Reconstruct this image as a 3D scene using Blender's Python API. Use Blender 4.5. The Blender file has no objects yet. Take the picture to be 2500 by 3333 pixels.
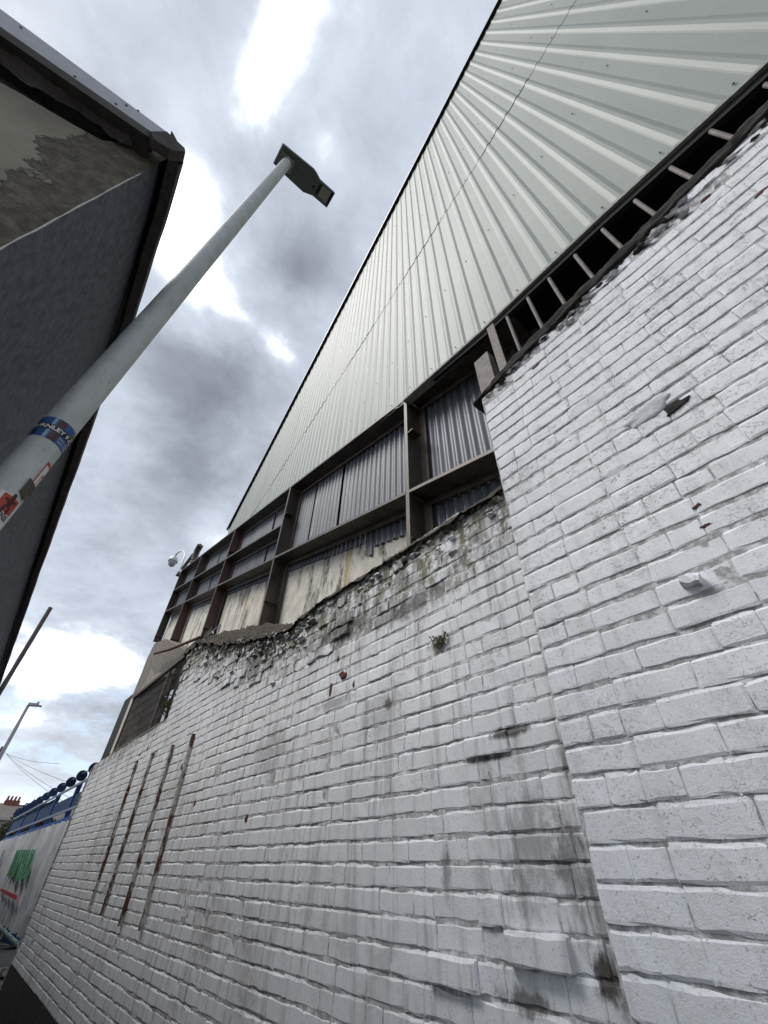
import bpy, math, random
from mathutils import Vector, Matrix, noise
random.seed(7)
C = bpy.context.scene.collection
sc = bpy.context.scene

# ------------------------------------------------------------------ camera
W_, H_, F_ = 2500.0, 3333.0, 1353.0
CX, CY = W_ / 2, H_ / 2
def camdir(px, py):
    return Vector((px - CX, py - CY, F_)).normalized()
UP = camdir(1290, 115)                 # zenith vanishing point
AW = camdir(-219, 2810)                # vanishing point of the brick courses
AW = (AW - UP * AW.dot(UP)).normalized()
RT = AW.cross(UP)
M3 = Matrix((RT, AW, UP))              # world = M3 @ (right, down, forward)
EYE = Vector((0, 0, 1.5))
cam = bpy.data.cameras.new('camera')
camo = bpy.data.objects.new('camera', cam); C.objects.link(camo)
rot = Matrix((M3 @ Vector((1, 0, 0)), M3 @ Vector((0, -1, 0)), M3 @ Vector((0, 0, -1)))).transposed()
camo.matrix_world = Matrix.Translation(EYE) @ rot.to_4x4()
cam.sensor_fit = 'VERTICAL'; cam.sensor_height = 36.0; cam.lens = 36.0 * F_ / H_
cam.clip_start = 0.02; cam.clip_end = 3000
sc.camera = camo

def ray(px, py): return M3 @ camdir(px, py)
def PX(p, X, b=0.0, off=0.0):          # pixel -> plane x = X + b*y (+off)
    w = ray(*p); k = (X + off) / (w.x - b * w.y); return EYE + w * k
def PY(p, Y): w = ray(*p); return EYE + w * (Y / w.y)
def PZ(p, Z): w = ray(*p); return EYE + w * ((Z - 1.5) / w.z)
def PP(p, q, n): w = ray(*p); return EYE + w * ((q - EYE).dot(n) / w.dot(n))
def proj(P):
    v = M3.transposed() @ (Vector(P) - EYE)
    if v.z < .05: return None
    return (CX + F_ * v.x / v.z, CY + F_ * v.y / v.z)

# ------------------------------------------------------------------ render look
sc.view_settings.view_transform = 'Standard'
sc.view_settings.look = 'None'
sc.view_settings.gamma = 1.0
sc.view_settings.use_curve_mapping = False
sc.view_settings.exposure = 0.92

# ------------------------------------------------------------------ sun
SUN = Vector((-0.50, 0.32, 0.80)).normalized()
sl = bpy.data.lights.new('sun', 'SUN'); sl.energy = 1.5; sl.angle = math.radians(25); sl.color = (1.0, .965, .92)
so = bpy.data.objects.new('sun', sl); C.objects.link(so)
so.rotation_euler = SUN.to_track_quat('Z', 'Y').to_euler()
so.location = (0, 0, 30)

# ------------------------------------------------------------------ node helpers
class NT:
    def __init__(s, tree): s.t = tree; s.n = tree.nodes; s.l = tree.links
    def new(s, typ, **kw):
        n = s.n.new(typ)
        for k, v in kw.items(): setattr(n, k, v)
        return n
    def put(s, sock, v):
        if v is None: return
        if hasattr(v, 'is_linked') or isinstance(v, bpy.types.NodeSocket): s.l.new(v, sock)
        else: sock.default_value = v
    def math(s, op, a, b=None, c=None, clamp=False):
        n = s.new('ShaderNodeMath', operation=op); n.use_clamp = clamp
        s.put(n.inputs[0], a); s.put(n.inputs[1], b)
        if c is not None: s.put(n.inputs[2], c)
        return n.outputs[0]
    def vmath(s, op, a, b=None):
        n = s.new('ShaderNodeVectorMath', operation=op)
        s.put(n.inputs[0], a); s.put(n.inputs[1], b)
        return n.outputs['Value'] if op in ('DOT_PRODUCT', 'LENGTH', 'DISTANCE') else n.outputs[0]
    def noise(s, vec, scale, detail=4, rough=.55, dist=0.0, col=False):
        n = s.new('ShaderNodeTexNoise'); s.put(n.inputs['Vector'], vec)
        n.inputs['Scale'].default_value = scale; n.inputs['Detail'].default_value = detail
        n.inputs['Roughness'].default_value = rough; n.inputs['Distortion'].default_value = dist
        return n.outputs['Color'] if col else n.outputs[0]
    def vor(s, vec, scale, feature='DISTANCE_TO_EDGE', rnd=1.0):
        n = s.new('ShaderNodeTexVoronoi', feature=feature); s.put(n.inputs['Vector'], vec)
        n.inputs['Scale'].default_value = scale; n.inputs['Randomness'].default_value = rnd
        return n.outputs['Distance']
    def ramp(s, v, a, b, lo=0.0, hi=1.0):           # smooth map range
        n = s.new('ShaderNodeMapRange', interpolation_type='SMOOTHSTEP')
        s.put(n.inputs[0], v); n.inputs[1].default_value = a; n.inputs[2].default_value = b
        n.inputs[3].default_value = lo; n.inputs[4].default_value = hi
        return n.outputs[0]
    def mix(s, f, a, b, mode='MIX'):
        n = s.new('ShaderNodeMix', data_type='RGBA', blend_type=mode)
        s.put(n.inputs[0], f)
        for i, v in ((6, a), (7, b)):
            if isinstance(v, tuple) and len(v) == 3: v = v + (1,)
            s.put(n.inputs[i], v)
        return n.outputs[2]
    def pos(s): return s.new('ShaderNodeNewGeometry').outputs['Position']
    def mapv(s, vec, scale=(1, 1, 1), loc=(0, 0, 0), rot=(0, 0, 0)):
        n = s.new('ShaderNodeMapping'); s.put(n.inputs[0], vec)
        n.inputs['Location'].default_value = loc; n.inputs['Rotation'].default_value = rot; n.inputs['Scale'].default_value = scale
        return n.outputs[0]
    def sep(s, vec):
        n = s.new('ShaderNodeSeparateXYZ'); s.put(n.inputs[0], vec); return n.outputs
    def bump(s, h, strength=.5, dist=.01, normal=None):
        n = s.new('ShaderNodeBump'); n.inputs['Strength'].default_value = strength; n.inputs['Distance'].default_value = dist
        s.put(n.inputs['Height'], h)
        if normal is not None: s.put(n.inputs['Normal'], normal)
        return n.outputs[0]

def newmat(name):
    m = bpy.data.materials.new(name); m.use_nodes = True
    t = NT(m.node_tree); b = m.node_tree.nodes['Principled BSDF']
    return m, t, b
def finish(t, b, col, rough=.7, metal=0.0, normal=None, spec=None):
    if isinstance(col, tuple) and len(col) == 3: col = col + (1,)
    t.put(b.inputs['Base Color'], col); t.put(b.inputs['Roughness'], rough); t.put(b.inputs['Metallic'], metal)
    if normal is not None: t.put(b.inputs['Normal'], normal)
    if spec is not None: b.inputs['Specular IOR Level'].default_value = spec
MATS = {}
def simple(name, a, b_, scale=6, rough=.7, metal=0.0, bump=.2, stretch=(1, 1, 1), dist=.004, detail=5):
    if name in MATS: return MATS[name]
    m, t, b = newmat(name); p = t.pos()
    n1 = t.noise(t.mapv(p, stretch), scale, detail, .6)
    n2 = t.noise(p, scale * 9, 3, .6)
    f = t.ramp(t.math('ADD', t.math('MULTIPLY', n1, .75), t.math('MULTIPLY', n2, .25)), .32, .68)
    nb = t.bump(t.noise(p, scale * 12, 4, .6), bump, dist)
    finish(t, b, t.mix(f, a, b_), rough, metal, nb)
    MATS[name] = m; return m

# ------------------------------------------------------------------ world: broken cloud over blue
w = bpy.data.worlds.new('World'); sc.world = w; w.use_nodes = True
t = NT(w.node_tree)
bg = w.node_tree.nodes['Background']; bg.inputs['Strength'].default_value = 0.1
sky = t.new('ShaderNodeTexSky', sky_type='NISHITA'); sky.sun_disc = False
sky.sun_elevation = math.asin(SUN.z); sky.sun_rotation = math.atan2(SUN.x, SUN.y)
D = t.vmath('NORMALIZE', t.new('ShaderNodeTexCoord').outputs['Generated'])
dx, dy, dz = t.sep(D)[:3]
zz = t.math('ADD', t.math('MAXIMUM', dz, 0.0), .22)
cmb = t.new('ShaderNodeCombineXYZ'); t.put(cmb.inputs[0], t.math('DIVIDE', dx, zz)); t.put(cmb.inputs[1], t.math('DIVIDE', dy, zz)); t.put(cmb.inputs[2], 1.7)
P2 = cmb.outputs[0]
big = t.noise(P2, 1.25, 7, .56, .25)
med = t.noise(t.vmath('ADD', P2, (7.3, 2.1, 0.4)), 3.4, 8, .60, .35)
warp = t.vmath('SCALE', t.vmath('SUBTRACT', t.noise(P2, 2.4, 6, .6, 0, True), (.5, .5, .5)))
warp.node.inputs['Scale'].default_value = .26
WD = t.vmath('NORMALIZE', t.vmath('ADD', D, warp))
def blob(dpx, dpy, n, amp):
    d = ray(dpx * 2500 / 1659.0, dpy * 2500 / 1659.0)
    v = t.math('POWER', t.math('MAXIMUM', t.vmath('DOT_PRODUCT', WD, tuple(d)), 0.0), n)
    return t.math('MULTIPLY', v, amp)
BL = [(600, 0, 900, .50), (575, 90, 900, .45), (555, 190, 900, .45), (535, 290, 900, .42), (400, 270, 900, .25), (420, 490, 420, .62), (400, 610, 380, .72), (690, 320, 900, .45),
      (360, 440, 600, .22), (590, 760, 900, .70), (530, 690, 600, .60), (470, 650, 500, .35), (170, 1440, 500, .62), (60, 1500, 600, .55), (260, 1420, 600, .45),
      (30, 1650, 300, .22), (230, 1270, 500, .25), (480, 1130, 500, .25), (90, 40, 160, .10), (20, 1240, 400, .25),
      (470, 850, 90, -.60), (350, 800, 200, -.35), (650, 590, 260, -.60), (830, 230, 120, -.12), (330, 1120, 150, -.30), (240, 1250, 300, -.25), (120, 1590, 300, -.40), (340, 1560, 300, -.25), (440, 980, 140, -.40), (300, 200, 200, -.08)]
s_ = t.math('MULTIPLY', t.math('SUBTRACT', big, .5), 1.0)
s_ = t.math('ADD', s_, t.math('MULTIPLY', t.math('SUBTRACT', med, .5), 1.45))
for bl in BL: s_ = t.math('ADD', s_, blob(*bl))
bright = t.math('POWER', t.ramp(s_, .12, 1.05), 1.45)
mid = t.ramp(s_, -1.0, .12)
cl = t.mix(mid, (1.45, 1.57, 1.85), (3.35, 3.65, 4.2))
cl = t.mix(t.ramp(s_, -.05, .75), cl, (5.2, 5.6, 6.1))
cl = t.mix(bright, cl, (21.0, 21.6, 22.2))
cl = t.mix(1.0, cl, t.mix(t.ramp(t.noise(t.vmath('ADD', P2, (3, 9, 1)), 6.5, 6, .6, .3), .28, .72), (.87, .87, .88), (1.11, 1.11, 1.10)), 'MULTIPLY')
lowhz = t.ramp(dz, .28, .02)
cl = t.mix(t.math('MULTIPLY', lowhz, .22), cl, (9.0, 9.6, 10.2))
gap = t.math('MULTIPLY', t.ramp(med, .50, .64), t.ramp(dz, .45, .10))
skyc = t.mix(t.math('MULTIPLY', gap, .55), cl, t.mix(.5, sky.outputs[0], (4.4, 5.8, 8.2)))
skyc = t.mix(.04, skyc, sky.outputs[0])
t.put(bg.inputs['Color'], skyc)

# ------------------------------------------------------------------ mesh helpers
class MB:
    def __init__(s): s.v = []; s.f = []; s.smooth = set()
    def add(s, vs, fs, smooth=False):
        o = len(s.v); s.v += [tuple(v) for v in vs]
        for f in fs:
            if smooth: s.smooth.add(len(s.f))
            s.f.append(tuple(i + o for i in f))
    def box(s, a, b):
        x0, y0, z0 = a; x1, y1, z1 = b
        s.hexa([(x0, y0, z0), (x1, y0, z0), (x1, y1, z0), (x0, y1, z0), (x0, y0, z1), (x1, y0, z1), (x1, y1, z1), (x0, y1, z1)])
    def hexa(s, p):
        s.add(p, [(0, 3, 2, 1), (4, 5, 6, 7), (0, 1, 5, 4), (1, 2, 6, 5), (2, 3, 7, 6), (3, 0, 4, 7)])
    def tube(s, pts, r, n=12, cap=True):
        pts = [Vector(p) for p in pts]; rs = r if isinstance(r, (list, tuple)) else [r] * len(pts)
        rings = []
        ref = Vector((0, 0, 1))
        for i, p in enumerate(pts):
            d = (pts[min(i + 1, len(pts) - 1)] - pts[max(i - 1, 0)]).normalized()
            if abs(d.dot(ref)) > .95: ref = Vector((1, 0, 0))
            u = d.cross(ref).normalized(); v = d.cross(u)
            rings.append([p + (u * math.cos(2 * math.pi * k / n) + v * math.sin(2 * math.pi * k / n)) * rs[i] for k in range(n)])
        vs = [q for rg in rings for q in rg]; fs = []
        for i in range(len(pts) - 1):
            for k in range(n):
                a = i * n + k; b = i * n + (k + 1) % n
                fs.append((a, b, b + n, a + n))
        s.add(vs, fs, True)
        if cap:
            o = len(s.v); s.v += [tuple(q) for q in rings[0]] + [tuple(q) for q in rings[-1]]
            s.f.append(tuple(o + k for k in range(n))[::-1]); s.f.append(tuple(o + n + k for k in range(n)))
    def lathe(s, origin, axis, prof, n=20):
        # prof: list of (dist along axis, radius)
        origin = Vector(origin); axis = Vector(axis).normalized()
        s.tube([origin + axis * a for a, r in prof], [max(r, .0005) for a, r in prof], n)
    def prism(s, poly, dirv):              # poly: list of points (planar), extruded by dirv
        n = len(poly); dirv = Vector(dirv)
        vs = [Vector(p) for p in poly] + [Vector(p) + dirv for p in poly]
        fs = [tuple(range(n))[::-1], tuple(range(n, 2 * n))]
        for i in range(n): fs.append((i, (i + 1) % n, n + (i + 1) % n, n + i))
        s.add(vs, fs)
    def grid(s, fn, nu, nv, smooth=True):
        vs = [fn(i / nu, j / nv) for j in range(nv + 1) for i in range(nu + 1)]
        fs = []
        for j in range(nv):
            for i in range(nu):
                a = j * (nu + 1) + i; fs.append((a, a + 1, a + nu + 2, a + nu + 1))
        s.add(vs, fs, smooth)
    def mesh(s, name):
        me = bpy.data.meshes.new(name); me.from_pydata([tuple(v) for v in s.v], [], s.f)
        if s.smooth:
            sm = [i in s.smooth for i in range(len(s.f))]
            me.polygons.foreach_set('use_smooth', sm)
        me.update(); return me
    def build(s, name, mat, parent=None, fix=True):
        me = s.mesh(name)
        if fix:
            import bmesh
            bm = bmesh.new(); bm.from_mesh(me); bmesh.ops.recalc_face_normals(bm, faces=bm.faces); bm.to_mesh(me); bm.free()
        return link(name, me, mat, parent)
def link(name, me, mat, parent=None):
    if mat is not None and not me.materials: me.materials.append(mat)
    o = bpy.data.objects.new(name, me); C.objects.link(o)
    if parent is not None:
        o.parent = parent
        o.matrix_parent_inverse = Matrix.Translation(parent.location).inverted()
    return o
def thing(name, label, cat, loc=(0, 0, 0), group=None):
    o = bpy.data.objects.new(name, None); C.objects.link(o); o.location = loc; o.empty_display_size = .2
    return tag(o, label, cat, group)
def tag(o, label=None, cat=None, group=None, kind=None):
    if label: o['label'] = label
    if cat: o['category'] = cat
    if group: o['group'] = group
    if kind: o['kind'] = kind
    return o
def nz(x, y, z, s=1.0): return noise.noise(Vector((x * s, y * s, z * s)))
def fbm(x, y, z, s=1.0, o=4):
    v = 0; a = .5
    for i in range(o): v += a * noise.noise(Vector((x * s, y * s, z * s)) + Vector((i * 13.1, i * 7.7, 3.3))); s *= 2.05; a *= .5
    return v
def interp(tab, x):
    if x <= tab[0][0]: return tab[0][1]
    for (a, b), (c, d) in zip(tab, tab[1:]):
        if x <= c: return b + (d - b) * (x - a) / (c - a)
    return tab[-1][1]

# crops used while reading the photograph: crop pixel -> photo pixel
def crop(x0, y0, s): return lambda x, y: (x0 + x / s, y0 + y / s)
c1 = crop(0, 1900, 2.37); c2 = crop(900, 2400, 1.659); c3 = crop(450, 1500, 2.37); c4 = crop(850, 1150, 1.952)
c5 = crop(1500, 200, 1.659); c6 = crop(1200, 0, 1.276); c7 = crop(0, 0, 2.2114); c8 = crop(850, 430, 5.53)
cB = crop(1500, 1300, 1.659); cR = crop(1700, 2300, 2.074); cW = crop(700, 1900, 1.659); cL = crop(200, 2200, 1.9525); cz = crop(0, 2450, 2.506)
cG = crop(350, 1950, 4.173); cK = crop(480, 1700, 4.916); cP = crop(0, 1250, 4.0225); cF = crop(0, 2150, 4.022)

# ------------------------------------------------------------------ materials
STAINS = []
def paint_material(name, dirt, moss, shift, stains_gaps=(), lum=1.0, joint=0.0):
    """old whitewash on brick: streaks, cracks, flaked spots; moss/soot where the wall top sheds water"""
    m, t, b = newmat(name); p = t.pos()
    big_ = t.noise(p, 1.6, 5, .6); fine = t.noise(p, 70, 4, .65); md = t.noise(p, 11, 5, .62)
    streak = t.noise(t.mapv(p, (9, 9, .8)), 2.2, 5, .62)
    base = t.mix(t.ramp(big_, .3, .7), (.755 * lum, .765 * lum, .785 * lum), (.82 * lum, .83 * lum, .845 * lum))
    oi = t.new('ShaderNodeObjectInfo').outputs['Random']
    base = t.mix(t.math('MULTIPLY', t.ramp(oi, .45, 1.0), .22), base, (.60, .605, .61))
    base = t.mix(t.math('MULTIPLY', t.ramp(md, .45, .75), .28), base, (.60, .605, .615))
    base = t.mix(t.math('MULTIPLY', t.ramp(streak, .50, .68), dirt), base, (.25, .245, .235))
    base = t.mix(t.math('MULTIPLY', t.ramp(t.noise(p, 120, 3, .72), .58, .67), t.ramp(big_, .35, .6, .25, .65)), base, (.25, .25, .255))
    base = t.mix(t.math('MULTIPLY', t.ramp(t.noise(t.mapv(p, (1, 1, .5)), 46, 5, .7), .55, .75), .30), base, (.48, .485, .49))
    if moss is not None: base = t.mix(t.math('MULTIPLY', t.ramp(t.noise(t.mapv(p, (1.6, 1.6, 1)), 1.05, 6, .66), .50, .66), t.ramp(t.noise(p, 21, 5, .7), .36, .62, .12, .62)), base, (.30, .285, .255))
    if joint: base = t.mix(t.math('MULTIPLY', t.ramp(t.noise(p, 26, 5, .68), .36, .60), joint), base, (.15, .135, .115))
    # cracked paint: warped cells stretched along the courses
    wv = t.vmath('ADD', t.mapv(p, (1, .30, 1.5)), t.vmath('SCALE', t.vmath('SUBTRACT', t.noise(p, 14, 4, .6, 0, True), (.5, .5, .5))))
    wv.node.inputs[1].links[0].from_node.inputs['Scale'].default_value = .16
    ve = t.vor(wv, 26); vs = t.vor(wv, 8)
    cmask = t.ramp(t.noise(p, 2.1, 5, .65), .50 + shift, .62 + shift)
    crack = t.math('MULTIPLY', t.math('MULTIPLY', t.ramp(ve, .026, .0), cmask), t.ramp(t.noise(p, 19, 4, .65), .42, .58))
    crack2 = t.math('MULTIPLY', t.ramp(vs, .014, .0), t.ramp(t.noise(p, 3.7, 4, .6), .50, .58))
    zc_ = t.ramp(t.sep(p)[2], 1.3, 2.8, .22, 1.0)
    ck = t.math('MULTIPLY', t.math('MAXIMUM', crack, t.math('MULTIPLY', crack2, .6)), zc_)
    base = t.mix(t.math('MULTIPLY', ck, .85), base, (.16, .145, .125))
    # cream bare mortar / chalk, flaked to red brick
    base = t.mix(t.math('MULTIPLY', t.ramp(t.noise(p, 5.3, 6, .7), .62, .70), .5), base, (.62, .60, .53))
    fl = t.noise(t.mapv(p, (1, 1, 1.4), (3.1, 9.2, 4.4)), 3.3, 6, .72)
    base = t.mix(t.ramp(fl, .735, .75), base, (.13, .055, .04))
    h = t.math('ADD', t.math('MULTIPLY', fine, .20), t.math('MULTIPLY', md, .30))
    h = t.math('SUBTRACT', h, t.math('MULTIPLY', ck, .7))
    h = t.math('ADD', h, t.math('MULTIPLY', t.noise(p, 260, 3, .7), .22))
    if moss is not None:
        x, y, z = t.sep(p)[:3]
        cv = t.new('ShaderNodeFloatCurve'); c = cv.mapping.curves[0]
        pts = moss                                           # (y, z of wall top) -> curve in 0..1
        c.points[0].location = (pts[0][0] / 12, pts[0][1] / 6); c.points[1].location = (pts[-1][0] / 12, pts[-1][1] / 6)
        for q in pts[1:-1]: c.points.new(q[0] / 12, q[1] / 6)
        for q in c.points: q.handle_type = 'VECTOR'
        cv.mapping.update()
        t.put(cv.inputs['Value'], t.math('DIVIDE', y, 12.0))
        below = t.math('SUBTRACT', t.math('MULTIPLY', cv.outputs[0], 6.0), z)     # metres under the wall top
        runs = t.noise(t.mapv(p, (7, 7, 1.5)), 1.8, 6, .65)
        reach = t.math('ADD', below, t.math('MULTIPLY', t.math('SUBTRACT', runs, .5), -1.5))
        mk = t.ramp(reach, .62, .04)
        speck = t.ramp(t.noise(p, 13, 6, .72), .38, .56)
        mk = t.math('MULTIPLY', mk, speck)
        mc = t.mix(t.ramp(t.noise(p, 6, 4, .6), .4, .62), (.075, .065, .05), (.13, .125, .05))
        base = t.mix(t.math('MULTIPLY', mk, .9), base, mc)
    if stains_gaps: sn = t.math('MULTIPLY', t.math('SUBTRACT', t.noise(t.mapv(p, (1, 1, .5)), 16, 5, .72), .5), 2.6)
    for (sy, sz, ry, rz, amt) in stains_gaps:                     # local grime, also dark gaps and cavities painted into the colour
        d = t.vmath('LENGTH', t.mapv(t.vmath('SUBTRACT', p, (0, sy, sz)), (0, 1 / ry, 1 / rz)))
        d = t.math('ADD', d, sn)
        base = t.mix(t.ramp(d, 1.0, .25, 0, amt), base, (.07, .065, .055))
    finish(t, b, base, .78, 0, t.bump(h, .8, .007), .3)
    return m
STA = []
for p_, ry, rz, am in ((cR(560, 1850), .06, .06, .95), (c2(1330, 1420), .12, .035, .8), (cR(330, 1080), .07, .20, .62), (cW(1600, 800), .13, .025, .9), (cW(1480, 945), .15, .018, .9), (c2(920, 760), .03, .12, .55),
                       (cW(940, 645), .05, .04, .8), (cW(1210, 330), .10, .06, .8), (cW(230, 420), .35, .25, .6), (cW(640, 640), .3, .05, .45), (cR(60, 950), .16, .20, .48), (cR(560, 1500), .04, .25, .5), (cW(300, 900), .35, .22, .35), (cW(900, 700), .25, .2, .3), (cW(1050, 120), .5, .09, .75), (cW(700, 240), .5, .12, .8), (c2(1560, 120), .03, .10, .7)):
    q_ = PX(p_, 1.5); STA.append((q_.y, q_.z, ry, rz, am))

TOP_A = [(.6, 3.10), (1.5, 3.12), (2.6, 3.15), (3.25, 3.10), (3.94, 3.27), (4.85, 3.53), (5.74, 3.84), (6.18, 3.80)]
m_paintA = paint_material('whitewash_old', .42, TOP_A + [(6.4, 3.25), (10.5, 3.12)], .0, STA)
m_paintB = paint_material('whitewash_cracked', .16, None, -.07, (), 1.05)
m_mortA = paint_material('whitewash_joint', .55, TOP_A + [(6.4, 3.3), (10.5, 3.2)], -.02, STA, .95, .62)
m_mortB = paint_material('whitewash_joint_cream', .30, None, -.08, (), .95, .68)
m_plinth = simple('black_plinth_paint', (.018, .018, .02), (.045, .044, .043), 9, .65, 0, .4, (1, 1, .2))
m_ground = simple('dirty_asphalt', (.035, .031, .027), (.085, .075, .062), 2.2, .95, 0, .8, dist=.02)
m_conc = None
def concrete_material():
    m, t, b = newmat('stained_concrete'); p = t.pos()
    st = t.noise(t.mapv(p, (2.2, 2.2, .75)), 1.5, 8, .72); n = t.noise(p, 5, 6, .65); ru = t.noise(t.mapv(p, (2.0, 2.0, .25), (4, 4, 0)), 1.5, 5, .65)
    sp = t.noise(p, 16, 6, .72)
    c = t.mix(t.ramp(n, .35, .65), (.68, .65, .57), (.53, .50, .43))
    c = t.mix(t.math('MULTIPLY', t.ramp(ru, .54, .64), .8), c, (.36, .25, .10))
    c = t.mix(t.math('MULTIPLY', t.ramp(st, .49, .62), t.ramp(sp, .36, .54, .35, 1.0)), c, (.085, .08, .068))
    c = t.mix(t.math('MULTIPLY', t.ramp(t.noise(p, 40, 3, .6), .6, .75), .4), c, (.15, .14, .12))
    finish(t, b, c, .9, 0, t.bump(sp, .5, .01)); return m
m_conc = concrete_material()
m_pebble = simple('pebbledash', (.30, .275, .23), (.12, .105, .085), 26, .95, 0, 1.0, dist=.012)
m_steel = simple('weathered_steel', (.042, .034, .027), (.105, .088, .072), 5, .55, .25, .25, (1, 1, .35))
m_steel2 = simple('brown_steel', (.075, .055, .042), (.15, .12, .095), 6, .6, .2, .3, (1, 1, .3))
m_redsteel = simple('red_oxide_steel', (.10, .042, .038), (.085, .07, .062), 3, .6, .1, .3, (1, 1, .25))
m_black = simple('dark_void', (.006, .006, .006), (.012, .012, .012), 4, .9, 0, .1)  # near-black, also used as painted shade inside openings
m_rail = simple('grey_bar_steel', (.11, .09, .08), (.21, .185, .17), 14, .7, .1, .4)
m_rust = simple('rust', (.16, .065, .028), (.05, .028, .02), 18, .9, 0, .7)
def strip_material():
    m, t, b = newmat('rusty_whitewashed_strip'); p = t.pos()
    n = t.noise(t.mapv(p, (1, 1, .35)), 14, 6, .7); n2 = t.noise(p, 30, 4, .6)
    c = t.mix(t.ramp(n2, .4, .6), (.62, .60, .56), (.42, .38, .32))
    c = t.mix(t.ramp(n, .46, .54), c, t.mix(n2, (.17, .07, .028), (.055, .034, .024)))
    finish(t, b, c, .85, 0, t.bump(n, .6, .006)); return m
m_strip = strip_material()
def clad_material():
    m, t, b = newmat('grey_green_coated_steel'); p = t.pos()
    n = t.noise(t.mapv(p, (1, 1, .12)), 3.0, 5, .6); blot = t.noise(p, 4.5, 5, .6); fine = t.noise(p, 160, 2, .5)
    c = t.mix(t.ramp(n, .35, .65), (.238, .262, .236), (.272, .296, .268))
    c = t.mix(t.math('MULTIPLY', t.ramp(blot, .55, .7), .4), c, (.315, .338, .312))
    c = t.mix(t.math('MULTIPLY', t.ramp(fine, .5, .75), .15), c, (.22, .235, .22))
    drip = t.noise(t.mapv(p, (3.4, 3.4, .10), (2, 5, 0)), 2.1, 5, .65)
    c = t.mix(t.math('MULTIPLY', t.ramp(drip, .60, .72), .5), c, (.20, .19, .155))
    finish(t, b, c, .55, .0, t.bump(t.noise(p, 1.7, 2, .5), .12, .02), .4); return m
m_clad = clad_material()
m_verge = simple('pale_verge_trim', (.52, .53, .56), (.60, .61, .64), 5, .5, .1, .1)
m_grime = simple('grimy_edge', (.22, .22, .20), (.38, .38, .35), 30, .8, 0, .4)
def corr_material():
    m, t, b = newmat('galvanised_sheet'); p = t.pos()
    n = t.noise(t.mapv(p, (3, 3, .35)), 1.6, 5, .6); sp = t.vor(p, 26, 'F1')
    c = t.mix(t.ramp(n, .38, .62), (.066, .073, .087), (.115, .126, .145))
    c = t.mix(t.math('MULTIPLY', t.ramp(sp, .1, .7), .3), c, (.10, .108, .122))
    ch = t.noise(t.mapv(p, (7, 7, .4), (1, 3, 2)), 1.3, 6, .68)
    c = t.mix(t.math('MULTIPLY', t.ramp(ch, .61, .72), .7), c, (.50, .51, .52))
    finish(t, b, c, .5, .15, t.bump(n, .1, .01)); return m
m_corr = corr_material()
def moss_material():
    m, t, b = newmat('mossy_mortar'); p = t.pos()
    n = t.noise(p, 9, 6, .7); n2 = t.noise(p, 30, 5, .7)
    c = t.mix(t.ramp(n, .38, .62), (.040, .031, .022), (.078, .062, .046))
    c = t.mix(t.ramp(n2, .60, .72), c, (.11, .098, .08))
    c = t.mix(t.ramp(t.noise(p, 5, 4, .6), .58, .68), c, (.07, .036, .02))
    finish(t, b, c, .95, 0, t.bump(n2, 1.0, .03)); return m
m_moss = moss_material()
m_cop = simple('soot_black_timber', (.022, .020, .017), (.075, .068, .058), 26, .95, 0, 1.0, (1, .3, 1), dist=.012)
def patch_material():
    m, t, b = newmat('cement_patch'); p = t.pos(); n = t.noise(p, 20, 5, .6); n2 = t.noise(t.mapv(p, (1, 3, 1)), 60, 3, .6)
    finish(t, b, t.mix(t.ramp(n, .35, .65), (.44, .45, .465), (.58, .59, .605)), .8, 0, t.bump(t.math('ADD', n, t.math('MULTIPLY', n2, .4)), .6, .008)); return m
m_patch = patch_material()
m_redbrick = simple('bare_red_brick', (.12, .04, .03), (.07, .028, .022), 40, .95, 0, .6)
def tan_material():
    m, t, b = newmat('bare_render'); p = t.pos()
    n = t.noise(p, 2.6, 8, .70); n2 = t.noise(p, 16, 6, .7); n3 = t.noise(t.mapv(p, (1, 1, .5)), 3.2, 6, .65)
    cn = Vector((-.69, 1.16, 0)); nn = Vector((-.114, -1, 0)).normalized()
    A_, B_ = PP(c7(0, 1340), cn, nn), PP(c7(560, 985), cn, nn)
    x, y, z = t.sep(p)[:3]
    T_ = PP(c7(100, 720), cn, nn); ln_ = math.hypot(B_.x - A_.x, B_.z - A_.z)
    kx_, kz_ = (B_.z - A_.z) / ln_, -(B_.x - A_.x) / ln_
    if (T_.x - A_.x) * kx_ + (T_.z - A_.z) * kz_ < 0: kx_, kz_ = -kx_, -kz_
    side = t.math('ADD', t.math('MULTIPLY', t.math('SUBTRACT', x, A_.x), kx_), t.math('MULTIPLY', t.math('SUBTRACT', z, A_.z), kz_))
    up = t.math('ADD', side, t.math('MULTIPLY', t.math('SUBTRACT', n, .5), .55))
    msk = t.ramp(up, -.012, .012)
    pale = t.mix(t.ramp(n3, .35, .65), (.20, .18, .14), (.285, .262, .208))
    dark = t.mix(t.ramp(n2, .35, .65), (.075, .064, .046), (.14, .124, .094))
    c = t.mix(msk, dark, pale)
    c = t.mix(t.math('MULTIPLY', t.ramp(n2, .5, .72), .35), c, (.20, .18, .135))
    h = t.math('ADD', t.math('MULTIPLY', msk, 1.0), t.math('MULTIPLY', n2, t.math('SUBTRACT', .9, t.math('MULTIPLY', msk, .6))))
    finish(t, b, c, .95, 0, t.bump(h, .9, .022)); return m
m_tan = tan_material()
m_slate = simple('dark_blue_grey_render', (.085, .094, .115), (.175, .188, .218), 24, .8, 0, .9, (1, 1, .9), dist=.012, detail=8)
m_fascia = simple('lead_grey_fascia', (.33, .33, .36), (.42, .42, .45), 18, .55, .1, .2)
m_eave = simple('old_eave_board', (.035, .030, .028), (.075, .064, .058), 16, .9, 0, .5)
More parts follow.
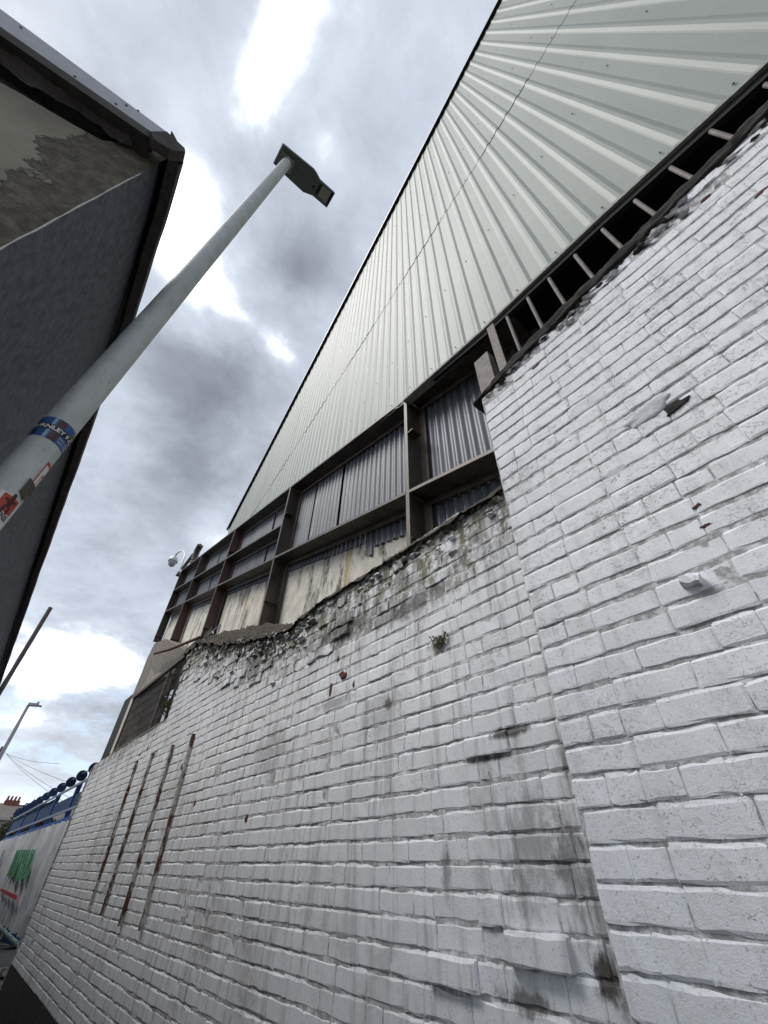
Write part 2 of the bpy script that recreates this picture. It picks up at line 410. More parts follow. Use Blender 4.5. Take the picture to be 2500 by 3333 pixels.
m_eave_gap = simple('black_eave_gap', (.022, .021, .020), (.05, .046, .042), 12, .85, 0, .5)  # near-black on the soffits, standing in for shade in the eave gaps
m_white_edge = simple('white_bead', (.62, .63, .62), (.42, .42, .40), 40, .7, 0, .3)
def pole_material():
    m, t, b = newmat('grey_painted_pole'); p = t.pos()
    n = t.noise(t.mapv(p, (1, 1, .5)), 13, 5, .65); s = t.noise(t.mapv(p, (2, 2, .6), rot=(0, .5, 0)), 40, 4, .7)
    c = t.mix(t.ramp(n, .35, .65), (.41, .435, .43), (.49, .512, .507))
    c = t.mix(t.math('MULTIPLY', t.ramp(s, .60, .68), .55), c, (.19, .195, .18))
    c = t.mix(t.math('MULTIPLY', t.ramp(t.noise(p, 5, 5, .65), .52, .66), .4), c, (.62, .64, .63))
    finish(t, b, c, .6, .0, t.bump(n, .25, .004)); return m
m_pole = pole_material()
m_lum = simple('lantern_grey', (.085, .092, .095), (.12, .128, .13), 12, .5, .1, .1)
m_lum2 = simple('lantern_rim', (.20, .21, .21), (.26, .27, .27), 12, .5, .1, .1)
m_lens = simple('lantern_glass', (.23, .235, .20), (.32, .32, .27), 60, .25, 0, .1)
m_navy = simple('blue_paint', (.02, .09, .30), (.035, .12, .36), 8, .45, .1, .1)
m_navyd = simple('dark_blue_mesh', (.014, .040, .10), (.028, .065, .15), 14, .7, .1, .2)
m_bluerail = simple('pale_blue_rail', (.20, .25, .34), (.28, .33, .42), 8, .5, .1, .1)
def tarp_material():
    m, t, b = newmat('white_tarpaulin'); p = t.pos(); n = t.noise(t.mapv(p, (1, 1, .25)), 2.2, 6, .6)
    finish(t, b, t.mix(t.ramp(n, .35, .65), (.60, .615, .64), (.74, .755, .78)), .45, 0, t.bump(n, .4, .05)); return m
m_tarp = tarp_material()
m_green = simple('green_print', (.035, .17, .075), (.06, .24, .12), 9, .6, 0, .2)
m_red = simple('red_tape', (.30, .03, .045), (.38, .05, .06), 9, .6, 0, .2)
m_cctv = simple('white_plastic', (.66, .68, .70), (.72, .74, .76), 8, .4, 0, .05)
m_cctvg = simple('grey_dome', (.36, .37, .38), (.42, .43, .44), 8, .3, 0, .05)
m_rooft = simple('dark_slate_roof', (.075, .06, .055), (.12, .10, .09), 3, .85, 0, .5)
m_house = simple('cream_house_wall', (.60, .58, .53), (.50, .48, .44), 3, .9, 0, .2)
m_brickfar = simple('red_brick_far', (.24, .085, .06), (.17, .06, .045), 5, .9, 0, .3)
m_wood = simple('pale_split_wood', (.45, .37, .20), (.30, .24, .13), 10, .85, 0, .3, (1, 4, 1))
m_pipe = simple('green_pipe', (.05, .12, .10), (.08, .16, .14), 8, .5, 0, .1)
m_bark = simple('dark_bark', (.05, .04, .03), (.09, .07, .055), 8, .9, 0, .5)
m_leaf = simple('dark_leaf', (.045, .055, .025), (.085, .075, .035), 2, .7, 0, .1)
m_leaf2 = simple('weed_leaf', (.085, .085, .035), (.12, .115, .045), 12, .7, 0, .1)
m_wire = simple('black_wire', (.05, .05, .055), (.07, .07, .075), 5, .6, 0, .1)
m_brownpole = simple('brown_grey_pole', (.11, .085, .085), (.17, .14, .14), 6, .7, .1, .2)
m_farlamp = simple('light_grey_far_pole', (.34, .33, .36), (.42, .41, .44), 6, .6, .1, .1)
m_glass = simple('dark_window_glass', (.02, .022, .026), (.03, .033, .04), 3, .15, 0, .05)

# ================================================================== SETTING
g = MB()
def gfn(u, v):
    x = -400 + 800 * u; y = -300 + 1100 * v
    return (x, y, 0)
g.grid(gfn, 8, 8, False)
tag(g.build('ground', m_ground), kind='structure')
g = MB()
def pfn(u, v):
    x = -.72 + 2.6 * u; y = -4 + 36 * v
    return (x, y, .02 + .035 * fbm(x, y, 0, 1.7) + .02 * max(0, nz(x, y, 3, 4)))
g.grid(pfn, 26, 260)
tag(g.build('alley_path', m_ground), kind='structure')

# ================================================================== BRICK WALLS
XA, XB = 1.50, 1.38
YB = .785                                  # end of the taller wall
CO = .0798                                 # course height
Z0 = .42                                   # top of black plinth
def topA(y):
    if y < 6.18: return interp(TOP_A, y)
    return 2.93
def topB(y): return interp([(-3.0, 4.33), (-.86, 4.005), (.79, 3.745)], y)

def brick_template(L, Hh, seed, rough=1.0, proud=0.0):
    """front face in local y(length) z(height); local -x is outward; the top slopes back like a struck, painted joint"""
    r = random.Random(seed)
    ys = [0, .035, .26, .5, .74, .965, 1]; zs = [0, .09, .91, 1.0]; NY = 7
    topx = r.uniform(.001, .0055); fatz = r.uniform(-.0022, .0022)
    ch = {}
    for cnr in ((0, 0), (6, 0), (0, 3), (6, 3), (3, 0), (2, 3)):
        ch[cnr] = r.random() ** 6 * .009 * rough
    tilt = (r.random() - .5) * .0025 * rough
    vs = []
    for j, zc in enumerate(zs):
        for i, yc in enumerate(ys):
            xo = (.0012 + .004 * r.random() if i in (0, 6) else 0) + (.0005 + .003 * r.random() ** 2 if j == 0 else 0) + (topx + .004 * r.random() if j == 3 else 0)
            for cnr, a in ch.items():
                dd = abs(cnr[0] - i) * .5 + abs(cnr[1] - j)
                xo += a * max(0, 1 - dd * .6)
            xo += (r.random() - .5) * .0010 * rough + tilt * (yc - .5)
            jy = (r.random() - .5) * .004 * rough if i in (0, 6) else 0
            jz = (r.random() - .5) * .0052 * rough + fatz * (1 if j > 1 else -1)
            zz_ = (zc - .5) * Hh + jz + (.0050 if j == 3 else 0)
            vs.append((xo - proud, (yc - .5) * L + jy, zz_))
    fs = []
    for j in range(3):
        for i in range(6):
            a = j * 7 + i; fs.append((a, a + 7, a + 8, a + 1))
    ring = [0, 1, 2, 3, 4, 5, 6, 13, 20, 27, 26, 25, 24, 23, 22, 21, 14, 7]
    o = len(vs)
    for k in ring: vs.append((.05, vs[k][1], vs[k][2]))
    n = len(ring)
    for k in range(n):
        fs.append((ring[k], ring[(k + 1) % n], o + (k + 1) % n, o + k))
    return vs, fs
def brick_mesh(name, L, Hh, seed, mat, rough=1.0):
    vs, fs = brick_template(L, Hh, seed, rough)
    mb = MB(); mb.add(vs, fs, True)
    me = mb.mesh(name); me.materials.append(mat)
    me.polygons.foreach_set('use_smooth', [False] * len(fs))
    return me
HB = CO - .0112
JT = .0012
def course_wave(y, z): return .0035 * noise.noise(Vector((y * 1.1, z * 3.0, 4.0))) + .0018 * noise.noise(Vector((y * 4.0, z * 5.0, 1.0)))
def lay(y0, y1, z0, z1, rnd, mode, ystart):
    """brick rectangles (yc, zc, L, H): walks each course from ystart"""
    out = []; k = 0
    z = z0
    while z + HB < z1 + .04:
        if mode == 'A':   # loose Flemish bond
            y = y0 - .16 * (k % 2) - rnd.random() * .06; i = k
            while y < y1:
                L = .215 if (i % 2 == 0 or rnd.random() < .16) else .1025
                L += rnd.uniform(-.006, .006); i += 1
                out.append((y + L / 2, z + HB / 2, L, HB, k)); y += L + JT
        else:             # English-like: stretcher course / header course with strays, from the quoin end backwards
            y = ystart - rnd.random() * .012; i = 0
            if k % 2 == 1: pat = None
            while y > y0:
                if k % 2 == 0: L = .215 if rnd.random() < .88 else .1025
                else: L = .1025 if (i < 2 or rnd.random() < .55) else .215
                L += rnd.uniform(-.005, .005); i += 1
                out.append((y - L / 2, z + HB / 2, L, HB, k)); y -= L + JT
        z += CO; k += 1
    return out
def projected_area(x, yc, zc, L, Hh):
    q = [proj((x, yc + a * L / 2, zc + b * Hh / 2)) for a, b in ((-1, -1), (1, -1), (1, 1), (-1, 1))]
    if any(p is None for p in q): return 0
    cx_ = sum(p[0] for p in q) / 4; cy_ = sum(p[1] for p in q) / 4
    if not (-60 < cx_ < W_ + 60 and -60 < cy_ < H_ + 60): return 0
    return abs(sum(q[i][0] * q[(i + 1) % 4][1] - q[(i + 1) % 4][0] * q[i][1] for i in range(4))) / 2

# patches of smeared render over the brickwork: (y, z, ry, rz, lift)
PATCH_A = []
for p, ry, rz, lift in (((cW(950, 1200)), .075, .20, .011), (cW(940, 760), .12, .17, .010), (cW(1400, 420), .13, .11, .010), (cW(1240, 350), .10, .10, .012),
                        (cW(380, 1060), .22, .16, .010), (cW(470, 900), .20, .10, .009), (cW(330, 720), .25, .12, .008), (c2(900, 700), .05, .16, .012),
                        (c2(1250, 120), .10, .07, .010), (cL(960, 1500), .13, .28, .011), (cL(940, 1120), .16, .16, .010), (cW(1200, 120), .22, .07, .010),
                        (cW(860, 120), .2, .1, .010), (c2(620, 520), .06, .10, .010), (c2(1120, 860), .07, .05, .010), (cW(650, 850), .2, .08, .008)):
    q = PX(p, XA); PATCH_A.append((q.y, q.z, ry, rz, lift))
PATCH_B = []
for p, ry, rz, lift in ((cB(1020, 780), .11, .045, .010), (cB(330, 530), .07, .05, .009), (cB(1440, 800), .12, .06, .010), (cB(1500, 980), .10, .05, .009)):
    q = PX(p, XB); PATCH_B.append((q.y, q.z, ry, rz, lift))
PROUD = [(PX(p_, XA).y, PX(p_, XA).z, a_) for p_, a_ in ((c2(1330, 1240), .026), (c2(1040, 1205), .018), (c2(1150, 1000), .010), (cW(1500, 860), .012))]
def lift_at(plist, y, z):
    v = 0
    for (a, b, ry, rz, l) in plist:
        d = ((y - a) / ry) ** 2 + ((z - b) / rz) ** 2
        d += .9 * fbm(y, 3.1, z, 9, 3)
        if d < 1.6: v = max(v, l * min(1, (1.6 - d) / .5))
    return v

def build_wall(name, label, X, y0, y1, ztop, z0, mode, mat, mmat, plist, wall_thick, cell, limit, rough, zmin_bricks, ystart):
    root = thing(name, label, 'wall', (X, (y0 + y1) / 2, 0))
    rnd = random.Random(11 if mode == 'A' else 23)
    bricks = []
    for (yc, zc, L, Hh, k) in lay(y0, y1, zmin_bricks, max(ztop(y0), ztop(y1), ztop(6.0), ztop(1.0)), rnd, mode, ystart):
        if zc + Hh / 2 > ztop(yc) + .012: continue
        if mode == 'A':
            if yc - L / 2 < y0 - .2 or yc + L / 2 > y1 + .02: continue
            if 6.18 < yc + L / 2 and yc - L / 2 < 6.18 and zc > 2.93:
                L2 = 6.18 - (yc - L / 2)
                if L2 < .05: continue
                yc = yc - L / 2 + L2 / 2; L = L2
        near = ztop(yc) - (zc + Hh / 2)
        if near < CO and rnd.random() < .22: continue              # ragged top course
        bricks.append((yc, zc, L, Hh, projected_area(X, yc, zc, L, Hh), near))
    bricks.sort(key=lambda b: -b[4])
    single = [b for b in bricks[:limit] if b[4] > 60]
    rest = bricks[len(single):]
    tmpl = {}
    for typ, L in (('s', .215), ('h', .1025)):
        for v in range(14): tmpl[(typ, v)] = brick_mesh('brick', L, HB, 100 + v + (50 if typ == 'h' else 0) + (500 if mode == 'B' else 0), mat, rough)
    for (yc, zc, L, Hh, a, near) in single:
        typ = 's' if L > .16 else 'h'; me = tmpl[(typ, rnd.randrange(14))]
        o = bpy.data.objects.new('brick', me); C.objects.link(o); o.parent = root
        dxp = -max((pr_[2] for pr_ in PROUD if mode == 'A' and abs(yc - pr_[0]) < L / 2 and abs(zc - pr_[1]) < CO / 2), default=0) + rnd.uniform(-.0009, .0009) * rough + .004 * noise.noise(Vector((yc * 2.2, zc * 2.2, 3)))
        o.location = (dxp, yc - root.location.y, zc + course_wave(yc, zc))
        o.rotation_euler = (rnd.uniform(-.004, .004), rnd.uniform(-.01, .01), rnd.uniform(-.005, .005))
        o.scale = (1, L / (.215 if typ == 's' else .1025), 1)
    if rest:
        mb = MB()
        for (yc, zc, L, Hh, a, near) in rest:
            rg = rough * (3.4 if near < .45 and mode == 'A' and yc < 6.2 else 1.1)
            vs, fs = brick_template(L, Hh, rnd.randrange(10 ** 6), rg)
            dxp = rnd.uniform(-.0012, .0012) * rg ** 2 + .004 * noise.noise(Vector((yc * 2.2, zc * 2.2, 3)))
            an = rnd.uniform(-.004, .004) * rg ** 1.5; zc += course_wave(yc, zc)
            mb.add([(X + v[0] + dxp, yc + v[1] * math.cos(an) - v[2] * math.sin(an), zc + v[2] + v[1] * math.sin(an)) for v in vs], fs, False)
        o = mb.build('far_bricks', mat, root, False); o['kind'] = 'stuff'
    # mortar body behind the brick faces, smeared over them in places
    mb = MB(); ny = int((y1 - y0) / cell); nzr = int((4.4 - z0) / cell)
    def xat(y, z):
        d = .0066 + .0022 * fbm(y, 1.3, z, 14, 3) + .004 * noise.noise(Vector((y * 2.2, z * 2.2, 3)))
        d -= .022 * max(0, fbm(y, 8.3, z, 1.6, 4) - .16)
        l = lift_at(plist, y, z)
        fill = max(0, min(1, fbm(y, 2.0, z * 2.2, 3.4, 4) * 4.0 + .42)); d = max((.0022 if mode == 'A' else .0036) + .004 * noise.noise(Vector((y * 2.2, z * 2.2, 3))), d - .0045 * fill)
        if l > 0: k_ = min(1, l / .008); d = d * (1 - k_) + (.0022 + .004 * noise.noise(Vector((y * 2.2, z * 2.2, 3))) + .002 * fbm(y, 2, z, 16, 3)) * k_
        return X + d
    cols = []
    vs = []; idx = {}; fs = []
    for i in range(ny + 1):
        y = y0 + (y1 - y0) * i / ny
        zt = ztop(min(y, y1)) - .012 + .02 * fbm(y, 5, 0, 9, 3)
        n = max(2, int((zt - z0) / cell))
        for j in range(nzr + 1):
            z = z0 + cell * j
            if z > zt + cell * .5: break
            z = min(z, zt); idx[(i, j)] = len(vs); vs.append((xat(y, z), y, z))
    for i in range(ny):
        for j in range(nzr):
            a, b, c, d = idx.get((i, j)), idx.get((i + 1, j)), idx.get((i + 1, j + 1)), idx.get((i, j + 1))
            if None not in (a, b, c, d): fs.append((a, d, c, b))
            elif None not in (a, b, c): fs.append((a, c, b))
            elif None not in (a, b, d): fs.append((a, d, b))
    mb.add(vs, fs, True)
    mb.build('mortar_joints', mmat, root, False)
    # solid core so the wall has its thickness
    mb = MB(); step = (y1 - y0) / 60
    for i in range(60):
        ya = y0 + step * i; yb = ya + step
        za, zb = ztop(ya + .001) - .03, ztop(yb - .001) - .03
        mb.hexa([(X + .03, ya, 0), (X + wall_thick, ya, 0), (X + wall_thick, yb, 0), (X + .03, yb, 0),
                 (X + .03, ya, za), (X + wall_thick, ya, za), (X + wall_thick, yb, zb), (X + .03, yb, zb)])
    mb.build('wall_core', mmat, root, False)
    return root

wallA = build_wall('brick_wall', 'long low whitewashed brick wall with mossy ragged top beneath the rusting steel frame', XA, .70, 10.22, topA, Z0,
                   'A', m_paintA, m_mortA, PATCH_A, .30, .022, 300, 1.1, Z0 + .004, None)
wallB = build_wall('brick_wall', 'taller whitewashed brick wall at right with crackled paint and black top edge', XB, -2.6, YB, topB, .30,
                   'B', m_paintB, m_mortB, PATCH_B, .36, .020, 290, 1.0, .30, YB)
# plinth of the long wall
mb = MB()
def plf(u, v):
    y = .70 + 9.5 * u; z = Z0 * v
    return (XA - .004 + .006 * fbm(y, 0, z, 5, 3), y, z)
mb.grid(plf, 120, 10)
mb.build('plinth', m_plinth, wallA)
mb = MB(); mb.box((XA - .012, 10.2, 0), (XA + .3, 10.235, 2.86)); mb.build('wall_end', m_mortA, wallA)
# flaunching / mossy coping of the long wall
FR = [(.86, 3.10), (1.6, 3.12), (2.6, 3.15), (3.2, 3.10), (3.94, 3.264), (4.85, 3.527), (5.74, 3.836), (6.2, 3.84)]
BK = [(.86, 3.13), (1.6, 3.15), (2.6, 3.18), (3.2, 3.17), (3.7, 3.45), (4.61, 3.82), (6.21, 4.27), (6.9, 4.38)]
mb = MB()
def mossf(u, v):
    y = .84 + 5.5 * u
    zf = interp(FR, y); yb = y * (1 + .12 * v * min(1, max(0, (y - 2.8) / 1.5)))
    zb = interp(BK, yb); wd = .07 + .35 * min(1, max(0, (y - 2.6) / 1.4))
    x = XA - .024 + wd * v; z = zf - .026 + (zb - zf) * v ** .8
    lump = (.05 * fbm(y, 1, v * .5, 6, 5) + .04 * max(0, nz(y, v, 0, 19))) * (.3 + .7 * min(1, max(0, (y - 2.4) / 1.2)))
    if v < .02: z -= .022 + .02 * nz(y, 0, 4, 6) + .012 * nz(y, 0, 4, 17); x -= .008
    return (x - lump * .6, yb, z + lump)
mb.grid(mossf, 340, 12)
mb.build('mossy_coping', m_moss, wallA)
# flaking stubs and grown dirt under the coping edge
mb = MB(); r = random.Random(5)
for i in range(420):
    y = r.uniform(2.9, 6.15); z = interp(FR, y) - .03 - abs(r.gauss(0, .06)); h = r.uniform(.02, .07); wv_ = r.uniform(.004, .014)
    x = XA - .004 - r.random() * .016
    mb.add([(x, y - wv_, z), (x - .008, y, z + h * .3), (x, y + wv_, z + .002), (x + .004, y + r.uniform(-.01, .01), z - h)], [(0, 1, 3), (1, 2, 3), (0, 2, 1)])
o = mb.build('hanging_moss', m_moss, wallA, False); o['kind'] = 'stuff'
# loose cement patches and bare brick spots as pieces with an edge of their own
def blob_piece(name, root, X, p, ry, rz, mat, lift, seed, n=34, parent=True):
    if name == 'bare_brick_spot': ry *= .72; rz *= .72
    q = PX(p, X); mb = MB(); vs = [(X - lift, q.y, q.z)]
    rr = random.Random(seed)
    for ring, f, l in ((1, .6, lift), (2, .97, lift * .9), (3, 1.03, -.004)):
        for k in range(n):
            a = 2 * math.pi * k / n; jg = [rr_2.random() for rr_2 in [random.Random(int(seed * 977) + k)]][0]; m = 1 + .6 * noise.noise(Vector((math.cos(a) * 1.3 + seed, math.sin(a) * 1.3, seed * 1.7))) + (.30 if n < 20 else .14) * (jg - .5) * 2
            vs.append((X - l + .003 * noise.noise(Vector((k, ring, seed))), q.y + math.cos(a) * ry * f * m, q.z + math.sin(a) * rz * f * m))
    fs = [(0, 1 + k, 1 + (k + 1) % n) for k in range(n)]
    for ring in range(2):
        for k in range(n):
            a = 1 + ring * n + k; b = 1 + ring * n + (k + 1) % n; fs.append((a, a + n, b + n, b))
    mb.add(vs, fs, True)
    return mb.build(name, mat, root)
blob_piece('cement_patch', wallB, XB, cB(1010, 60), .075, .04, m_patch, .0022, 3.3)
blob_piece('cement_patch', wallB, XB, cB(830, 400), .05, .035, m_patch, .0012, 4.3)
for i, (p, ry, rz) in enumerate(((cB(1275, 575), .020, .009), (cB(1325, 680), .020, .009), (crop(1700, 700, 2.074)(90, 1020), .035, .012), (c5(1320, 740), .028, .016), (c5(1640, 690), .05, .02))):
    blob_piece('bare_brick_spot', wallB, XB, p, ry, rz, m_redbrick, .0010, i + 9.1, 13)
blob_piece('hole_shade', wallB, XB, cB(1160, 40), .045, .022, m_cop, .004, 4.4, 16)  # dark patch painted as the shade inside a hole
for i, (p, ry, rz) in enumerate(((cW(690, 495), .05, .04), (cW(625, 570), .018, .06), (cW(748, 540), .012, .022), (cW(170, 1265), .025, .035), (cL(848, 805), .022, .035), (cL(1178, 905), .02, .04),
                                 (cL(550, 455), .035, .05), (cL(765, 575), .03, .035), (cL(500, 500), .04, .03), (cW(665, 405), .014, .03), (cW(125, 390), .05, .05))):
    blob_piece('bare_brick_spot', wallA, XA, p, ry, rz, m_redbrick, .0022, i + 21.1, 13)
q = PX(cB(1230, 965), XB - .03); mb = MB(); mb.add(*brick_template(.055, .022, 9, 2.0))
o = mb.build('mortar_chip', m_paintB, wallB); o.location = q; o.rotation_euler = (.25, .1, .1)
# coping bar of the taller wall
mb = MB(); r = random.Random(3)
def copf(u, v):
    y = .86 - 3.4 * u; zb = topB(y) - .02; a = 2 * math.pi * v
    tp_e = min(1, max(.25, (.87 - y) / .25)); rx, rz = .085 * (.6 + .4 * tp_e), .050 * tp_e * (.8 + .5 * fbm(y, 0, 8, 3, 3))
    x = XB + .075 + rx * max(-1, min(1, 1.35 * math.cos(a))); z = zb + .055 + rz * max(-1, min(1, 1.35 * math.sin(a)))
    l = .030 * fbm(y, v * 2, 1, 9, 5) + (.02 * max(0, nz(y, 0, 2, 5)) + .012 * nz(y, 1, 2, 23) if math.sin(a) < 0 else 0)
    return (x + l * math.cos(a), y, z + l * math.sin(a))
mb.grid(copf, 230, 20)
mb.build('black_coping', m_cop, wallB)

# crumbling mortar, brick ends and moss along the wall tops
def rubble(root, X, fn, y0, y1, n, mat, name, seed, spread, size):
    rr = random.Random(seed); mb = MB()
    for i in range(n):
        y = rr.uniform(y0, y1); z = fn(y) - abs(rr.gauss(0, spread)) + .01; sz_ = size * rr.uniform(.35, 1.2); x = X + rr.uniform(-.006, .03) - sz_ * .25
        c_ = Vector((x, y, z)); vs = []
        for a_, e_ in ((0, 0), (1.3, .2), (2.5, -.2), (3.7, .1), (5.0, 0)):
            vs.append(c_ + Vector((math.sin(a_) * .5, math.cos(a_) * rr.uniform(.8, 1.5), e_)) * sz_ * rr.uniform(.7, 1.2))
        vs += [c_ + Vector((-.1, 0, rr.uniform(.45, .8))) * sz_, c_ + Vector((.1, rr.uniform(-.3, .3), -rr.uniform(.4, .9))) * sz_]
        mb.add(vs, [(k, (k + 1) % 5, 5) for k in range(5)] + [((k + 1) % 5, k, 6) for k in range(5)])
    o = mb.build(name, mat, root, False); o['kind'] = 'stuff'
FRT = lambda y: interp(FR, y) - .02
rubble(wallA, XA, FRT, .88, 6.1, 150, m_moss, 'moss_clumps', 1, .05, .028)
rubble(wallA, XA, FRT, .88, 5.9, 230, m_paintA, 'broken_mortar', 2, .10, .034)
rubble(wallA, XA, FRT, 2.6, 6.1, 220, m_paintA, 'broken_brick_ends', 3, .16, .040)
rubble(wallB, XB, lambda y: topB(y) - .03, -2.2, .78, 170, m_mortB, 'broken_mortar', 4, .05, .026)
rubble(wallB, XB, lambda y: topB(y) - .01, -2.2, .78, 130, m_cop, 'soot_crust', 5, .035, .024)
# rusty strips fixed to the long wall
STR = [((490, 540), (180, 1500), 'thin rusty iron strip on white brick wall, farthest of four'), ((590, 490), (262, 1525), 'thin pale iron strip on white brick wall, second from the far end'),
       ((720, 440), (380, 1590), 'whitewashed iron strip with rust streaks, third from the far end'), ((850, 370), (512, 1620), 'thick flaking iron strip with orange rust, nearest of four')]
for i, (a, b, lab) in enumerate(STR):
    A_, B_ = PX(cL(*a), XA), PX(cL(*b), XA); w_ = (.020, .020, .026, .034)[i]
    mb = MB()
    def stf(u, v):
        P = A_.lerp(B_, u); side = (v - .5) * 2
        prof = (-1, -1, 1, 1)
        k = v * 3
        xx = interp([(0, .005), (1, -.030), (2, -.030), (3, .005)], k); yy = interp([(0, -1), (1, -.8), (2, .8), (3, 1)], k)
        e = .0035 * fbm(P.y + i * 3, u * 14, v * 2, 6, 3)
        return (XA + xx + e * 2, P.y + yy * w_ * .5 + e, P.z)
    mb.grid(stf, 90, 9, False)
    o = mb.build('iron_strip', m_strip); tag(o, lab, 'metal strip', 'iron strips fixed to the white wall')

# ================================================================== GRANDSTAND SIDE
FX, FB = 1.781, .035                        # plane of the steel frame x = FX + FB*y
KX, KB = 1.653, .100                        # plane of the tall cladding
def fx(y, off=0): return FX + FB * y + off
def kx(y, off=0): return KX + KB * y + off
stand = thing('grandstand', 'side of football stand with tall grey-green ribbed cladding over rusting steel frame', 'grandstand', (2.0, 5, 0))
COLY = [1.97, 5.03, 8.05, 11.15, 14.0]
zlow = lambda y: 4.087 + .3045 * (y - 1.96)
zmid = lambda y: 5.632 + .3185 * (y - 4.93)
ztop_ = lambda y: 5.545 + (y - 1.97) * .3135
for i, y in enumerate(COLY):
    zb = [3.0, 3.3, 4.55, 5.25, 6.75][i]; zt = ztop_(y) + .03
    mat = m_steel if i in (0, 1) else (m_redsteel if i in (2, 3) else m_steel)
    x0 = fx(y)
    col = MB()
    col.box((x0, y - .012, zb), (x0 + .012, y + .032, zt))                    # outer lip
    col.box((x0 + .012, y - .004, zb), (x0 + .19, y + .008, zt))              # web
    col.box((x0 + .19, y - .10, zb), (x0 + .202, y + .06, zt))                # inner flange
    if i == 3: col.box((x0, y - .10, zb), (x0 + .2, y + .06, zb + .01))
    cobj = col.build('column', m_steel if i < 2 else mat, stand)
    inner = MB(); inner.box((x0 + .186, y - .098, zb), (x0 + .1895, y - .006, zt - .2)); inner.build('flange_face', m_steel2, cobj)
    if i < 4:
        st = MB(); zz_ = (zlow(y) + ztop_(y)) / 2 + .1
        st.box((x0 - .003, y - .09, zz_), (x0 + .12, y - .005, zz_ + .012))
        st.build('stiffener_plate', m_steel, cobj)
    bl_ = MB(); zb2 = zlow(y) - [.55, .75, .95, 1.05, .85][i]
    bl_.tube([(x0 - .02, y - .05, zb2), (x0 + .16, y - .05, zb2 + .01)], .014, 8)
    bl_.build('bolt', m_black, cobj)
def beam(ya, yb, zf, name='beam', depth=.19):
    mb = MB()
    n = 1
    def pt(y, off, dz): return (fx(y, off), y, zf(y) + dz)
    def slab(o0, o1, d0, d1):
        mb.hexa([pt(ya, o0, d0), pt(ya, o1, d0), pt(yb, o1, d0), pt(yb, o0, d0), pt(ya, o0, d1), pt(ya, o1, d1), pt(yb, o1, d1), pt(yb, o0, d1)])
    slab(-.004, .008, -.012, .022)          # outer lip
    slab(.010, depth, -.012, 0.0)           # horizontal plate seen from below
    slab(depth, depth + .012, -.075, .02)   # inner flange
    o = mb.build(name, m_steel, stand)
    mb = MB(); slab2 = [(depth - .006, depth - .001, -.078, -.015)]
    for o0, o1, d0, d1 in slab2:
        mb.hexa([pt(ya, o0, d0), pt(ya, o1, d0), pt(yb, o1, d0), pt(yb, o0, d0), pt(ya, o0, d1), pt(ya, o1, d1), pt(yb, o1, d1), pt(yb, o0, d1)])
    mb.build('flange_face', m_steel2, o)
ends = [.55] + COLY
for i in range(5):
    ya, yb = ends[i] + (.036 if i else 0), ends[i + 1] - .014
    beam(ya, yb, zlow)
    beam(ya, yb, ztop_)
    if i >= 2: beam(ya, yb, zmid)
# corrugated sheets behind the frame
def corrugated(ya, yb, zb, zt, off, name='corrugated_sheet', pitch=.100, amp=.013, nper=8):
    mb = MB(); n = max(2, int((yb - ya) / pitch * nper))
    def f(u, v):
        y = ya + (yb - ya) * u; z0_, z1_ = zb(y), zt(y)
        return (fx(y, off) - amp * math.sin(2 * math.pi * y / pitch) + .002 * nz(y, z0_, 0, 3), y, z0_ + (z1_ - z0_) * v)
    mb.grid(f, n, 1)
    return mb.build(name, m_corr, stand, False)
def sheets(ya, yb, zb, zt, seams):
    cuts = [ya] + [s for s in seams if ya < s < yb] + [yb]
    for k in range(len(cuts) - 1): corrugated(cuts[k] + .012, cuts[k + 1] - .012, zb, zt, .215 + .006 * (k % 2))
bk_ = MB(); bk_.hexa([(fx(.35, .245), .35, zlow(.35)), (fx(.35, .25), .35, zlow(.35)), (fx(14, .25), 14, zlow(14)), (fx(14, .245), 14, zlow(14)), (fx(.35, .245), .35, ztop_(.35)), (fx(.35, .25), .35, ztop_(.35)), (fx(14, .25), 14, ztop_(14)), (fx(14, .245), 14, ztop_(14))]); bk_.build('dark_backing', m_black, stand)  # added black sheet that keeps the gaps between sheets dark
SEAM12 = [y for y in (2.75, 3.6, 4.41)]; 
def seamlist(ya, yb, w_=.74, o=.55):
    out = []; y = ya + o
    while y < yb - .1: out.append(y); y += w_
    return out
ZU = lambda y: ztop_(y) - .0
sheets(.35, 1.95, lambda y: zlow(y) - .0, ZU, [1.44, 1.30])
sheets(2.03, 5.0, lambda y: zlow(y), ZU, SEAM12)
for i in (1, 2, 3):
    ya, yb = COLY[i] + .04, COLY[i + 1] - .04
    sheets(ya, yb, lambda y: zlow(y), lambda y: ztop_(y), {1: [5.25, 6.1, 7.05, 7.85], 2: [8.9, 9.8, 10.75], 3: [11.9, 12.75, 13.6]}[i])
# lower torn fringe of the sheets, below the low beam
r = random.Random(8)
for (ya, yb, dz) in ((.35, .98, .42), (.98, 1.36, .62), (1.36, 1.93, .36), (2.04, 2.22, .34), (2.22, 2.80, .20), (2.80, 2.92, .30), (2.92, 3.9, .11), (3.9, 4.98, .09), (5.1, 6.2, .09), (6.2, 8.0, .07), (8.1, 11.1, .10), (11.2, 13.95, .08)):
    corrugated(ya, yb - .005, lambda y, d=dz: zlow(y) - .075 - d, lambda y: zlow(y) + .06, .225 + .004 * r.random(), 'torn_sheet')
